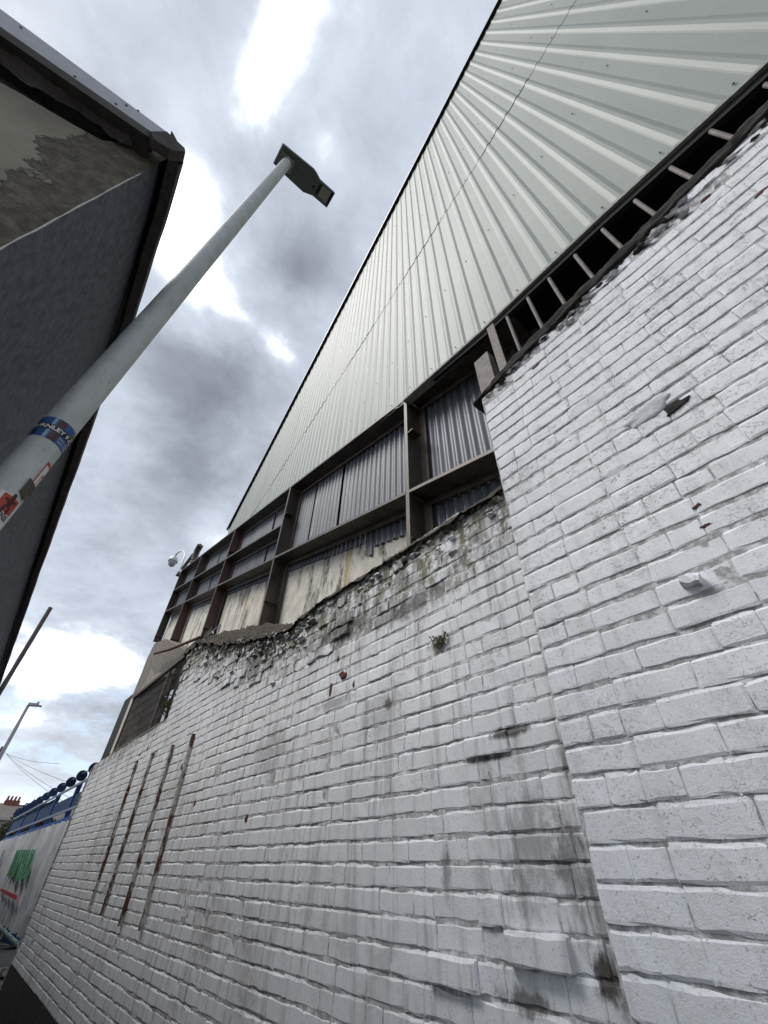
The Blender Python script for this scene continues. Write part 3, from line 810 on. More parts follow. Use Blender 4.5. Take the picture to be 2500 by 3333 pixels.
# dirty concrete wall panels between the columns
def panel(ya, yb, zb, zt, off, name, mat, th=.06):
    mb = MB()
    def f(u, v):
        y = ya + (yb - ya) * u; a, b = zb(y), zt(y)
        return (fx(y, off) + .004 * fbm(y, 2, v, 3), y, a + (b - a) * v)
    mb.grid(f, 20, 6)
    mb.add([(fx(ya, off + th), ya, zb(ya)), (fx(yb, off + th), yb, zb(yb)), (fx(yb, off + th), yb, zt(yb)), (fx(ya, off + th), ya, zt(ya))], [(0, 1, 2, 3)])
    return mb.build(name, mat, stand, False)
PB = lambda y: interp([(.3, 2.6), (5, 2.9), (6.2, 3.4), (8.0, 4.4), (14.1, 5.8)], y)
for ya, yb in ((.3, 1.95), (2.03, 5.0), (5.09, 8.0), (8.1, 11.1), (11.2, 13.99)):
    panel(ya, yb, PB, lambda y: zlow(y) + .05, .24, 'concrete_panel', m_conc)
# structure below the frame at the far end: pebbledash band, lintel, barred opening
XG = 1.52
lint_z = 3.84
mb = MB()
def pebf(u, v):
    y = 6.15 + 3.05 * u
    ztp = interp([(5.8, 3.95), (7.0, 4.14), (8.5, 4.50), (9.25, 4.95)], y)
    k = .75 * v * (y / 9.2)
    return (XG + k * .55, y * (1 + .36 * v * .55 * (k / .75)), lint_z + (ztp - lint_z) * (1 + .5 * k * .5) * v + .01 * fbm(y, v, 3, 12))
mb.grid(pebf, 60, 10)
mb.build('pebbledash_band', m_pebble, stand)
mb = MB()
pl = [PX(cG(*p), 1.53 + .30 * kf) for p, kf in (((330, 1340), 0), ((420, 1180), .1), ((520, 850), .6), ((640, 740), 1), ((860, 680), 1.2), ((1250, 520), 1.6))]
pr = MB(); pr.tube(pl[3:], .028, 8); pr.build('rusty_pipe', m_rust, stand)
pr = MB(); pr.hexa([PX(cG(*p), XG - .02 + o_) for o_ in (0, .06) for p in ((325, 1365), (325, 1335), (1240, 590), (1240, 622))][:4] + [PX(cG(*p), XG + .05) + Vector((0, 0, 0)) for p in ((325, 1365), (325, 1335), (1240, 590), (1240, 622))])
pr.build('lintel_angle', m_redsteel, stand)
# far concrete return and pilaster
mb = MB()
pts = [PX(cG(*p), 2.05) for p in ((330, 1330), (420, 1110), (545, 790), (640, 600), (790, 540), (1060, 700), (900, 1000), (760, 1060), (400, 1320))]
n_ = len(pts)
mb.prism(pts, (.45, .0, 0))
mb.build('concrete_haunch', m_pebble, stand)
mb = MB(); pp_ = [PX(cG(*p), 1.60) for p in ((25, 2110), (330, 1330), (372, 1330), (110, 2060))]
mb.prism(pp_, (.25, 0, 0)); mb.build('end_post', m_conc, stand)
# barred opening
gr = MB(); gy0, gy1, gz0, gz1 = 6.2, 9.05, 2.95, 3.83
gr.box((XG, gy0, gz0 - .01), (XG + .03, gy1, gz0 + .02)); gr.box((XG, gy0, gz1 - .02), (XG + .03, gy1, gz1 + .01))
gr.box((XG, gy0 - .0, gz0), (XG + .03, gy0 + .03, gz1)); gr.box((XG, gy1 - .03, gz0), (XG + .03, gy1, gz1)); gr.box((XG - .002, 7.02, gz0), (XG + .03, 7.05, gz1))
grille = gr.build('barred_window', m_rail, stand)
bm_ = MB(); bm_.tube([(0, 0, 0), (0, 0, gz1 - gz0)], .0036, 6); bme = bm_.mesh('bar'); bme.materials.append(m_steel2)
k = 0; y = gy0 + .06
while y < gy1 - .03:
    o = bpy.data.objects.new('bar', bme); C.objects.link(o); o.parent = grille; o.location = (XG + .018, y, gz0); y += .075
for j in range(5):
    z = gz0 + .16 * (j + .8); b_ = MB(); b_.tube([(XG + .006, gy0, z), (XG + .006, gy1, z)], .005, 6); b_.build('cross_bar', m_steel, grille)
# inside the opening: near-black sheets painted as its shade, with a slit open to daylight
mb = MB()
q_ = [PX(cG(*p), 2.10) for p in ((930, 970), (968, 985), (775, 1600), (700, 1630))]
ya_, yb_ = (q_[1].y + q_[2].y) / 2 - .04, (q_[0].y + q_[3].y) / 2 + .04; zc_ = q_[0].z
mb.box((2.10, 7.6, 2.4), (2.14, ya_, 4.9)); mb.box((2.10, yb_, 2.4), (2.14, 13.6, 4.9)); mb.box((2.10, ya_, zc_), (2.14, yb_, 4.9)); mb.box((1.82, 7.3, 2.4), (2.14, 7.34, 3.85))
mb.build('dark_inside_sheet', m_black, stand)
# tall ribbed cladding: two rows of sheets, each a part
ZTOPK = lambda y: 14.254 + (y - 2.37) * (-.4315)
ZSEAM = lambda y: interp([(-4, 9.75), (-1.57, 9.51), (.19, 9.14), (2.98, 8.93), (7.39, 8.65), (12, 8.35)], y)
ZBOT = lambda y: interp([(-4, 3.9), (-1.13, 4.649), (-.23, 4.905), (.8, 5.137), (1.97, 5.55), (5.2, 6.55), (11.9, 8.9)], y) if y < 1.97 else 5.50 + .36 * (y - 1.97)
PIT = .183
def ribx(t_):                               # outward profile within one pitch
    t_ %= 1.0
    return interp([(0, 0), (.52, 0), (.68, .0115), (.80, .0115), (.94, .002), (1, 0)], t_)
def clad(ya, yb, zb, zt, off, name):
    mb = MB(); brk = []
    k0 = int(math.floor(ya / PIT)) - 1
    for k in range(k0, k0 + 12):
        for t_ in (0, .52, .68, .80, .94):
            y = (k + t_) * PIT
            if ya + 1e-4 < y < yb - 1e-4: brk.append(y)
    ys = [ya] + brk + [yb]
    vs = []
    for y in ys:
        x = kx(y, off) - ribx(y / PIT)
        vs += [(x, y, zb(y)), (x, y, zt(y))]
    fs = [(2 * i, 2 * i + 2, 2 * i + 3, 2 * i + 1) for i in range(len(ys) - 1)]
    mb.add(vs, fs)
    o = mb.build(name, m_clad, stand, False)
    md = o.modifiers.new('t', 'SOLIDIFY'); md.thickness = .003; md.offset = 0
    return o
SW = PIT * 5; y = -4 * SW + .09; i = 0
while y < 11.75:
    ye = min(y + SW, 11.78)
    if ZSEAM((y + ye) / 2) > ZBOT((y + ye) / 2) + .05:
        clad(y, ye + .012, ZBOT, lambda q: max(ZBOT(q) + .02, ZSEAM(q) + .12), .0022 + .002 * (i % 2), 'cladding_sheet')
    if y < 11.75:
        clad(y, ye + .012, lambda q: max(ZSEAM(q), ZBOT(q)), lambda q: ZTOPK(q) - .03, -.0022 - .002 * (i % 2), 'cladding_sheet')
    y = ye; i += 1
# screws
sm_ = MB(); sm_.lathe((0, 0, 0), (-1, 0, 0), [(0, .008), (.003, .008), (.0031, .005), (.007, .0045)], 8); sme = sm_.mesh('screw'); sme.materials.append(m_steel)
for row, (zf, step, oo) in enumerate(((lambda y: ZBOT(y) + .14, 2, .0), (lambda y: 6.87 - .05 * (y + .5), 2, 0), (lambda y: 10.6 - .055 * (y - .6), 2, 1), (lambda y: 12.9 - .07 * (y - 1.5), 2, 0), (lambda y: ZSEAM(y) + .06, 3, 1))):
    k = -14 + oo
    while k < 44:
        y = (k + .26) * PIT; z = zf(y)
        if ZBOT(y) + .05 < z < ZTOPK(y) - .1 and y < 9:
            o = bpy.data.objects.new('screw', sme); C.objects.link(o); o.parent = stand; o.location = (kx(y) - .006 - stand.location.x, y - stand.location.y, z)
        k += step
# verge trim, roof and base flashing
mb = MB(); ya, yb = -3.6, 11.9
def vt(y, off, dz): return (kx(y, off), y, ZTOPK(y) + dz)
def vslab(o0, o1, d0, d1): mb.hexa([vt(ya, o0, d0), vt(ya, o1, d0), vt(yb, o1, d0), vt(yb, o0, d0), vt(ya, o0, d1), vt(ya, o1, d1), vt(yb, o1, d1), vt(yb, o0, d1)])
vslab(-.085, -.078, -.02, .10); vslab(-.078, .4, .08, .10)
mb.build('verge_trim', m_verge, stand)
mb = MB(); vslab(-.076, -.02, -.018, .0); vslab(.0, .03, -.05, .07); mb.build('verge_soffit', m_black, stand)
mb = MB(); vslab(.3, 14, -.1, .078); mb.build('roof', m_steel, stand)
mb = MB()
for a_, b_ in ((-3.6, -1.13), (-1.13, -.23), (-.23, .8), (.8, 1.97)):
    def bt(y, off, dz): return (kx(y, off), y, ZBOT(y) + dz)
    mb.hexa([bt(a_, -.045, -.035), bt(a_, .05, -.035), bt(b_, .05, -.035), bt(b_, -.045, -.035), bt(a_, -.045, -.004), bt(a_, .05, -.004), bt(b_, .05, -.004), bt(b_, -.045, -.004)])
mb.build('base_flashing', m_grime, stand)
mb = MB()
for a_, b_ in ((-3.6, -1.13), (-1.13, -.23), (-.23, .8), (.8, 1.5)):
    mb.hexa([bt(a_, -.02, -.10), bt(a_, .02, -.10), bt(b_, .02, -.10), bt(b_, -.02, -.10), bt(a_, -.02, -.036), bt(a_, .02, -.036), bt(b_, .02, -.036), bt(b_, -.02, -.036)])
mb.build('sheeting_rail', m_black, stand)
# near-black box behind the bars, its colour standing in for shade inside
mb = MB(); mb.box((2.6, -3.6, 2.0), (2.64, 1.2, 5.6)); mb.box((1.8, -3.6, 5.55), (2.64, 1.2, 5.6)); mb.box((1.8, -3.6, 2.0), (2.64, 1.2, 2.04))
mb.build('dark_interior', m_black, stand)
# bars standing on the taller wall
XS = 1.52
tops = [(1360, 380), (1140, 580), (945, 760), (770, 915), (620, 1055), (480, 1180), (365, 1285), (255, 1385)]
bots = [(1420, 400), (1210, 610), (1025, 805), (855, 990), (695, 1140), (550, 1290), (430, 1415), (315, 1555)]
for a, b in zip(tops, bots):
    A_, B_ = PX(c5(*a), XS), PX(c5(*b), XS); yy = (A_.y + B_.y) / 2
    mb = MB(); mb.tube([(XS, yy, A_.z + .02), (XS, yy, B_.z - .12)], .0125, 8); mb.build('security_bar', m_rail, stand)
yy = -1.05
while yy > -2.2:
    mb = MB(); mb.tube([(XS, yy, 4.5), (XS, yy, topB(yy))], .0125, 8); mb.build('security_bar', m_rail, stand); yy -= .2
A_, B_ = PX(c5(165, 1450), XS), PX(c5(215, 1660), XS)
mb = MB(); mb.box((XS - .006, A_.y - .03, B_.z - .12), (XS + .006, A_.y + .03, A_.z + .06)); mb.build('flat_bar', m_rail, stand)
A_, B_ = PX(c5(110, 1610), 1.60), PX(c5(150, 1730), 1.60)
mb = MB(); mb.box((1.58, A_.y - .075, B_.z - .2), (1.66, A_.y + .055, A_.z)); mb.build('box_post', m_rail, stand)

# small bits on the frame
cc = thing('security_camera', 'white dome camera hanging from a swan-neck pole at the far frame top', 'camera', PX(cK(490, 810), FX, FB))
pp = [PX(cK(*p), FX, FB, .05) for p in ((495, 815), (545, 690), (590, 560), (600, 500), (575, 465), (530, 462), (480, 490), (445, 540), (425, 590))]
mb = MB(); mb.tube(pp, .036, 10); mb.build('swan_neck', m_cctv, cc)
q = PX(cK(400, 640), FX, FB, .05)
mb = MB(); mb.lathe(q + Vector((0, 0, .32)), (0, 0, -1), [(0, .04), (.02, .10), (.09, .17), (.20, .21), (.27, .215), (.30, .20)], 20); mb.build('housing', m_cctv, cc)
mb = MB(); mb.lathe(q + Vector((0, 0, .02)), (0, 0, -1), [(0, .17), (.05, .17), (.16, .14), (.22, .08), (.25, .02)], 20); mb.build('dome', m_cctvg, cc)
mb = MB(); mb.box(PX(cK(470, 820), FX, FB) + Vector((0, -.1, -.05)), PX(cK(470, 820), FX, FB) + Vector((.2, .1, .05))); mb.build('foot', m_rail, cc)
fa = thing('steel_bracket', 'dark cranked steel outrigger bracket on top of the far frame', 'bracket', PX(cK(700, 650), FX, FB))
for pts_, r_ in ((((560, 745), (640, 640), (740, 510)), .06), (((740, 610), (790, 470), (850, 365)), .10), (((690, 640), (790, 600)), .05)):
    mb = MB(); mb.tube([PX(cK(*p), FX, FB, .08) for p in pts_], r_, 4); mb.build('arm', m_steel, fa)
lad = thing('metal_trestle', 'small pale metal trestle leaning on the mossy wall top', 'trestle', PX(cK(1060, 1740), 1.62))
for a, b in (((945, 1830), (1170, 1640)), ((1170, 1640), (1130, 1760)), ((1055, 1740), (1050, 1790))):
    mb = MB(); mb.tube([PX(cK(*a), 1.62), PX(cK(*b), 1.62)], .012, 6); mb.build('strut', m_cctvg, lad)
# weeds in the barred opening
def weed(p, X, sz, n, label, seed):
    q = PX(p, X); rr = random.Random(seed); root = thing('weed', label, 'plant', q, 'weeds growing on the wall tops')
    mb = MB(); ml = MB()
    for i in range(6):
        e = q + Vector((rr.uniform(-.04, .02) * min(1, sz / .2), rr.uniform(-.1, .1) * min(1, sz / .2) * 1.6, rr.uniform(.6, 1.0) * sz)); mb.tube([q, (q + e) / 2 + Vector((0, rr.uniform(-.02, .02), 0)), e], .003, 5)
        for j in range(n):
            c_ = q.lerp(e, rr.uniform(.3, 1)) + Vector((rr.uniform(-.04, .04), rr.uniform(-.05, .05), rr.uniform(-.03, .03))) * min(1, sz / .2)
            u = Vector((rr.uniform(-1, 1), rr.uniform(-1, 1), rr.uniform(-1, 1))).normalized() * .028 * min(1, sz / .2); v = u.cross(Vector((rr.random(), rr.random(), rr.random()))).normalized() * .013 * min(1, sz / .2)
            ml.add([c_ - u, c_ + v, c_ + u, c_ - v], [(0, 1, 2, 3)])
    mb.build('stem', m_leaf2, root); ml.build('leaves', m_leaf2, root, False)
weed(cG(800, 1590), 1.50, .26, 14, 'green weed growing on the sill of the barred opening', 3)
weed(cG(735, 1500), 1.56, .18, 7, 'small sparse weed behind the bars of the opening', 4)

weed(cW(1215, 350), 1.490, .075, 9, 'small olive weed tuft sprouting from the white brick face below the steel frame', 7)
# ================================================================== LEFT BUILDING
HX, HY = -.69, 1.16
house = thing('rendered_building', 'dark rendered low building at left with torn felt eaves and bare tan end wall', 'building', (HX, HY, 0))
ed = Vector((-1, .114, 0)).normalized(); en = Vector((-.114, -1, 0)).normalized()      # end wall direction and outward normal
corner = Vector((HX, HY, 0)); WT = 4.55
mb = MB()
def dwf(u, v):
    y = HY + 26 * u ** 2; z = WT * v
    return (HX + .004 * fbm(y, 1, z, 5, 3), y, z)
mb.grid(dwf, 120, 24)
mb.build('alley_wall', m_slate, house)
# tan end wall with an uneven broken top
mb = MB()
TT = [(0, 4.55), (.10, 4.50), (.2, 4.22), (.33, 4.17), (.6, 4.10), (1.2, 4.05), (6, 4.0)]
def ewf(u, v):
    d = 6 * u ** 1.6; P = corner + ed * d; zt = interp(TT, d) + .02 * fbm(d, 0, 1, 7, 4)
    z = zt * v; k = .012 * fbm(d, 3, z, 2.5, 4)
    return (P.x + en.x * k, P.y + en.y * k, z)
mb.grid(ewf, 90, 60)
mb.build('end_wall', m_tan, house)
# white corner bead
mb = MB(); pts = []
for i in range(60):
    z = .2 + 3.9 * i / 59; pts.append((HX + .006 + .003 * nz(0, 0, z, 7), HY - .006, z))
mb.tube(pts, [.0028 + .002 * nz(z_[2], 0, 0, 9) for z_ in pts], 6); mb.build('corner_bead', m_white_edge, house)
# wall body behind (keeps light out)
mb = MB(); mb.hexa([(HX - .02, HY + .06, 0), (HX - .02, 27, 0), (-6.5, 27, 0), (-6.5, HY + .75, 0), (HX - .02, HY + .06, 4.45), (HX - .02, 27, 4.45), (-6.5, 27, 4.45), (-6.5, HY + .75, 3.9)])
mb.build('wall_core', m_slate, house)
# eave along the alley: dark soffit gap and a warped edge board
ETOP = lambda y: interp([(1.0, 4.37), (1.15, 4.40), (1.5, 4.50), (2.4, 4.60), (3.3, 4.52), (6, 4.55), (14, 4.72), (30, 4.9)], y)
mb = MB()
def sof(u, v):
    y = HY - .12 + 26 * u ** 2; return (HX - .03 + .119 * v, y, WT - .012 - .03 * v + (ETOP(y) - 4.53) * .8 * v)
mb.grid(sof, 120, 3); mb.build('soffit', m_eave_gap, house)
mb = MB()
def eav(u, v):
    y = HY - .085 + 26 * u ** 2; a = v * 4
    px_ = interp([(0, 0), (1, .055), (2, .055), (3, 0), (4, 0)], a); pz_ = interp([(0, .035), (1, .035), (2, .10), (3, .10), (4, .035)], a)
    wob = .022 * fbm(y, 7, 0, 2.6, 3); wx = .016 * fbm(y, 1, 9, 1.8, 3)
    if a < 1.5: pz_ += .014 * fbm(y, 3, 0, 14, 3)
    return (HX + .045 + px_ + wx * .6, y, ETOP(y) - .10 + pz_ + wob * .6)
mb.grid(eav, 260, 16, False); mb.build('eave_board', m_eave, house)
# end fascia: pale lead-grey board with shadow gap and torn felt under it
FO = .13                                                     # how far the fascia stands off the end wall
fq = corner + en * FO
def onf(p, off=FO): return PP(p, corner + en * off, en)
f0, f1 = onf(c7(0, 190)), onf(c7(1085, 945)); g0, g1 = onf(c7(0, 62)), onf(c7(1195, 945))
ext = (f0 - f1) * 3; f0e = f0 + ext; g0e = g0 + (g0 - g1) * 3
mb = MB()
mb.hexa([f0e, f1, f1 - en * .03, f0e - en * .03, g0e, g1, g1 - en * .03, g0e - en * .03])
fas = mb.build('fascia', m_fascia, house)
for p in ((150, 200), (540, 552), (835, 750), (910, 760), (995, 798)):
    q = onf(c7(*p)); s_m = MB(); s_m.lathe(q, en, [(0, .006), (.003, .006), (.0035, .001)], 8); s_m.build('nail', m_black, fas)
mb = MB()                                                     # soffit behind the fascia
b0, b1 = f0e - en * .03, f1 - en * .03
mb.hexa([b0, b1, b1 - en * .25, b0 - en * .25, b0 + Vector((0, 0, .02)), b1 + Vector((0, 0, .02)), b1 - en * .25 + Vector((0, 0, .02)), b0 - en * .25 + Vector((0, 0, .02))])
mb.build('fascia_soffit', m_eave_gap, house)
mb = MB()                                                     # torn felt flap
fl_pts_top = [onf(c7(*p), .06) for p in ((0, 280), (300, 480), (540, 660), (800, 850), (1000, 960), (1120, 1030))]
fl_pts_bot = [onf(c7(*p), .035) for p in ((0, 420), (180, 560), (350, 650), (540, 760), (720, 880), (860, 1000), (1110, 1065))]
def pick(lst, u):
    k = u * (len(lst) - 1); i = min(int(k), len(lst) - 2); return lst[i].lerp(lst[i + 1], k - i)
def felf(u, v):
    a = pick(fl_pts_top, u); b = pick(fl_pts_bot, u); q = a.lerp(b, v)
    q = q + en * (.02 * math.sin(v * 5) + .018 * fbm(u * 5, v, 0, 2.4, 3)); q.z += .016 * fbm(u * 6, 2, v, 2, 3)
    return q
mb.grid(felf, 70, 10); mb.build('torn_felt', m_eave, house)
# corner tile capping the eave
tp = [onf(c7(*p), FO) for p in ((1085, 945), (1200, 945), (1330, 1065), (1335, 1095), (1225, 1075), (1105, 1000))]
mb = MB(); mb.prism(tp, -en * .05); mb.build('corner_slate', m_eave, house)
mb = MB(); mb.add([f0e + Vector((0, 0, .16)) + en * .01, g1 + Vector((-.03, .03, -.004)), Vector((HX + .07, 27.2, 4.54)), Vector((-6.5, 27.2, 6.5)), Vector((-6.5, 2.1, 6.3))], [(0, 1, 2, 3, 4)])
mb.build('roof_slope', m_rooft, house)

# ================================================================== STREET LAMP
LX, LY, LR = -.365, 1.66, .060
lamp = thing('street_lamp', 'tall grey street lamp column plastered with football stickers beside the dark building', 'street lamp', (LX, LY, 0))
mb = MB(); mb.tube([(LX, LY, 0), (LX, LY, 1.0), (LX, LY, 4.0), (LX, LY, 8.17)], [.061, .0605, .060, .058], 40); mb.build('pole', m_pole, lamp)
ZL = 8.20
out = [PZ(c8(*p), ZL) for p in ((385, 200), (950, 665), (1000, 740), (1060, 860), (1330, 1105), (1180, 1370), (930, 1155), (830, 1115), (750, 1085), (405, 765), (210, 560))]
mb = MB()
cen = sum(out, Vector()) / len(out)
def shrink(p, k): return cen + (p - cen) * k
n = len(out)
vs = [shrink(p, .965) for p in out] + [p + Vector((0, 0, .018)) for p in out] + [shrink(p, .97) + Vector((0, 0, .060)) for p in out] + [shrink(p, .80) + Vector((0, 0, .085)) for p in out]
fs = [tuple(range(n))[::-1]]
for r_ in range(3):
    for k in range(n): fs.append((r_ * n + k, r_ * n + (k + 1) % n, (r_ + 1) * n + (k + 1) % n, (r_ + 1) * n + k))
fs.append(tuple(range(3 * n, 4 * n))); mb.add(vs, fs)
lum = mb.build('lantern', m_lum, lamp)
ln = [PZ(c8(*p), ZL - .003) for p in ((1110, 960), (1265, 1085), (1165, 1290), (1015, 1140))]
mb = MB(); mb.prism(ln, (0, 0, .004)); mb.build('lens', m_lens, lum)
for rr_ in (((1060, 930), (1110, 960), (1015, 1140), (970, 1110)), ((1265, 1085), (1310, 1110), (1190, 1330), (1165, 1290))):
    mb = MB(); mb.prism([PZ(c8(*p), ZL - .0025) for p in rr_], (0, 0, .003)); mb.build('lens_surround', m_black, lum)
q = PZ(c8(948, 985), ZL); mb = MB(); mb.lathe(q + Vector((0, 0, .002)), (0, 0, -1), [(0, .014), (.006, .014), (.0065, .001)], 12); mb.build('sensor', m_black, lum)
skt = [PZ(c8(*p), ZL - .03) for p in ((375, 340), (610, 540), (520, 760), (310, 700), (290, 520))]
mb = MB(); mb.prism(skt, (0, 0, .04)); mb.build('spigot_clamp', m_lum2, lum)
mb = MB(); mb.lathe((LX, LY, 8.12), (0, 0, 1), [(0, .064), (.06, .064)], 24); mb.build('collar', m_lum2, lamp)

# stickers wrapped round the pole. axis angle: direction from pole to the eye
toeye = math.atan2(-LY, -LX)
def cyl(a, z, lift=.001):                   # a: arc metres to the right as seen from the camera
    th = toeye - (-a) / LR
    return Vector((LX + (LR + lift) * math.cos(th), LY + (LR + lift) * math.sin(th), z))
def zpx(px, py): w_ = ray(px, py); return 1.5 + w_.z / math.hypot(w_.x, w_.y) * (math.hypot(LX, LY) - LR * .9)
def apx(px, py):
    w_ = ray(px, py); d = math.atan2(w_.y, w_.x) - math.atan2(LY, LX); s_v = -math.sin(d) * math.hypot(LX, LY) / LR
    return math.asin(max(-1, min(1, s_v))) * LR
def patch(name, a0, a1, z0, z1, mat, lift, parent, nu=14, nv=3, skew=0.0):
    mb = MB(); mb.grid(lambda u, v: cyl(a0 + (a1 - a0) * u, z0 + (z1 - z0) * v + skew * u, lift), nu, nv)
    return mb.build(name, mat, parent, False)
def flat(name, c, rough=.45): return simple(name, c, tuple(v * .88 for v in c), 40, rough, 0, .05)
k_blue, k_claret, k_blk, k_wht, k_sky, k_red, k_yel = (flat('sticker_blue', (.030, .095, .27)), flat('sticker_claret', (.065, .018, .024)), flat('sticker_black', (.008, .008, .012)),
    flat('sticker_white', (.70, .70, .68)), flat('sticker_pale_blue', (.25, .38, .56)), flat('sticker_red', (.42, .055, .035)), flat('sticker_yellow', (.42, .34, .05)))
def lettering(txt, a0, z0, size, mat, lift, parent, name='lettering', space=1.0, bold=.0, wmax=None):
    cu = bpy.data.curves.new('txt', 'FONT'); cu.body = txt; cu.size = size; cu.offset = bold; cu.space_character = space; cu.resolution_u = 2
    ob = bpy.data.objects.new('txt', cu); C.objects.link(ob)
    dg = bpy.context.evaluated_depsgraph_get(); dg.update()
    me = bpy.data.meshes.new_from_object(ob.evaluated_get(dg)); bpy.data.objects.remove(ob)
    xs = [v.co.x for v in me.vertices]; sx = 1.0
    if wmax: sx = wmax / max(xs)
    import bmesh
    bm = bmesh.new(); bm.from_mesh(me); bmesh.ops.triangulate(bm, faces=bm.faces); bmesh.ops.subdivide_edges(bm, edges=[e for e in bm.edges if e.calc_length() > .006], cuts=2)
    for v in bm.verts: v.co = cyl(a0 + v.co.x * sx, z0 + v.co.y, lift)
    bm.to_mesh(me); bm.free(); me.name = name
    return link(name, me, mat, parent)
# club sticker: blue with claret bands
zt, zb_ = zpx(*cP(790, 470)), zpx(*cP(640, 740)); hh = zt - zb_
s1 = patch('sticker', -.125, .088, zb_, zt, k_blue, .0010, lamp, 30); s1['label'] = 'blue and claret football club sticker'
patch('band', -.012, .016, zb_, zt, k_claret, .0014, s1, 5); patch('pale_blue_band', -.028, -.018, zb_, zt, k_sky, .0014, s1, 4)  # claret band and a narrow pale blue band
zm0, zm1 = zb_ + hh * .40, zb_ + hh * .66
patch('black_band', -.125, .088, zm0, zm1, k_blk, .0018, s1, 30)
lettering('BURNLEY F.C.', -.092, zm0 + hh * .045, hh * .235, k_wht, .0024, s1, bold=.0008, wmax=.172)
lettering('JOLLY BOYS', .022, zb_ + hh * .24, hh * .125, k_wht, .0020, s1, wmax=.062)
lettering('ON TOUR', .022, zb_ + hh * .08, hh * .125, k_wht, .0020, s1, wmax=.054)
for a_, z_, s_2 in ((.066, .80, .013), (-.080, .82, .014), (-.062, .17, .012)):
    mb = MB(); zc = zb_ + hh * z_
    mb.add([cyl(a_ + s_2 * math.cos(k * math.pi / 4) * (1 if k % 2 else .75), zc + s_2 * 1.3 * math.sin(k * math.pi / 4), .0022) for k in range(8)] + [cyl(a_, zc, .0022)], [(k, (k + 1) % 8, 8) for k in range(8)])
    mb.build('crest', k_yel if a_ > 0 else k_blk, s1, False)
    if a_ > 0:
        mb = MB(); mb.add([cyl(a_ + s_2 * .55 * math.cos(k * math.pi / 3), zc + s_2 * .8 * math.sin(k * math.pi / 3), .0027) for k in range(6)], [tuple(range(6))]); mb.build('crest_core', k_blk, s1, False)
# white shield sticker with red border
z1_, z0_ = zpx(*cP(640, 990)), zpx(*cP(470, 1290))
s2 = patch('sticker', .046, .092, z0_, z1_, k_wht, .0010, lamp, 10); s2['label'] = 'white sticker with red border and shield'
patch('border', .046, .051, z0_, z1_, k_red, .0015, s2, 2); patch('border', .051, .092, z1_ - .014, z1_, k_red, .0015, s2, 8)
patch('shield', .066, .070, z0_, z1_ - .05, k_red, .0016, s2, 2); patch('shield', .070, .092, z1_ - .062, z1_ - .05, k_red, .0016, s2, 6); 
# peeled brown scrap
mb = MB(); zs0, zs1 = zpx(*cP(400, 1480)), zpx(*cP(430, 1240))
mb.grid(lambda u, v: cyl(.030 + .046 * u * (1 - .25 * abs(v - .5)), zs0 + (zs1 - zs0) * (v - .22 * u) , .002 + .006 * abs(math.sin(3 * v + 2 * u))), 10, 8)
o = mb.build('torn_sticker', flat('torn_paper', (.085, .075, .05), .9), lamp, False)
# red and white sticker with a dark red figure
z1_, z0_ = zpx(*cP(150, 1450)), zpx(*cP(0, 1960)); 
s3 = patch('sticker', -.010, .070, z0_ - .05, z1_, k_wht, .0010, lamp, 16); s3['label'] = 'red and white city sticker'
zh = z1_ - z0_ + .05
patch('red_panel', .002, .062, z1_ - zh * .345, z1_ - .004, k_red, .0014, s3, 10); patch('red_panel', -.008, .050, z0_ - .05, z1_ - zh * .53, k_red, .0014, s3, 10)
lettering('ODENSE', -.004, z1_ - zh * .475, .030, k_blk, .0018, s3, wmax=.066, bold=.0008)
mb = MB(); rr = random.Random(2); zc = z1_ - zh * .175
for (u, v, ru, rv) in ((0, .30, .007, .012), (0, .05, .009, .022), (-.008, -.22, .005, .016), (.009, -.22, .005, .016), (-.014, .10, .006, .007), (.014, .12, .006, .007)):
    mb.add([cyl(.032 + u + ru * math.cos(k * math.pi / 4), zc + v * .11 + rv * math.sin(k * math.pi / 4), .0019) for k in range(8)], [tuple(range(8))])
mb.build('figure', k_claret, s3, False)

# ================================================================== FAR END OF THE ALLEY
# tarpaulin hoarding
TX = 1.62
hoard = thing('hoarding', 'temporary barrier wrapped in wrinkled white printed tarpaulin beyond the brick wall', 'hoarding', (TX, 14, 0))
mb = MB()
def trf(u, v):
    y = 10.26 + 18 * u ** 1.5; zb2 = .60 + .06 * nz(y, 0, 0, 1.1) - .12 * max(0, nz(y, 3, 0, .6)); zt2 = 2.14 + .03 * fbm(y, 0, 3, 2.5)
    z = zb2 + (zt2 - zb2) * v
    x = TX + .08 * fbm(y, z * .35, 0, 2.6, 5) + .05 * math.sin(y * 9 + 2.5 * fbm(y, 5, z, 1, 2)) * (v ** 2 * .6 + (1 - v) ** 2 * .5 + .15)
    x += .06 * (1 - v) ** 3
    if abs(y - 11.35) < .1: x += .05 * (1 - abs(y - 11.35) / .1)
    return (x - .03, y, z + .02 * nz(y, z, 1, 9) * (1 if v in (0, 1) else 0))
mb.grid(trf, 260, 34)
tarp = mb.build('tarpaulin', m_tarp, hoard)
def ontarp(p, off=.05): return PX(p, TX - off)
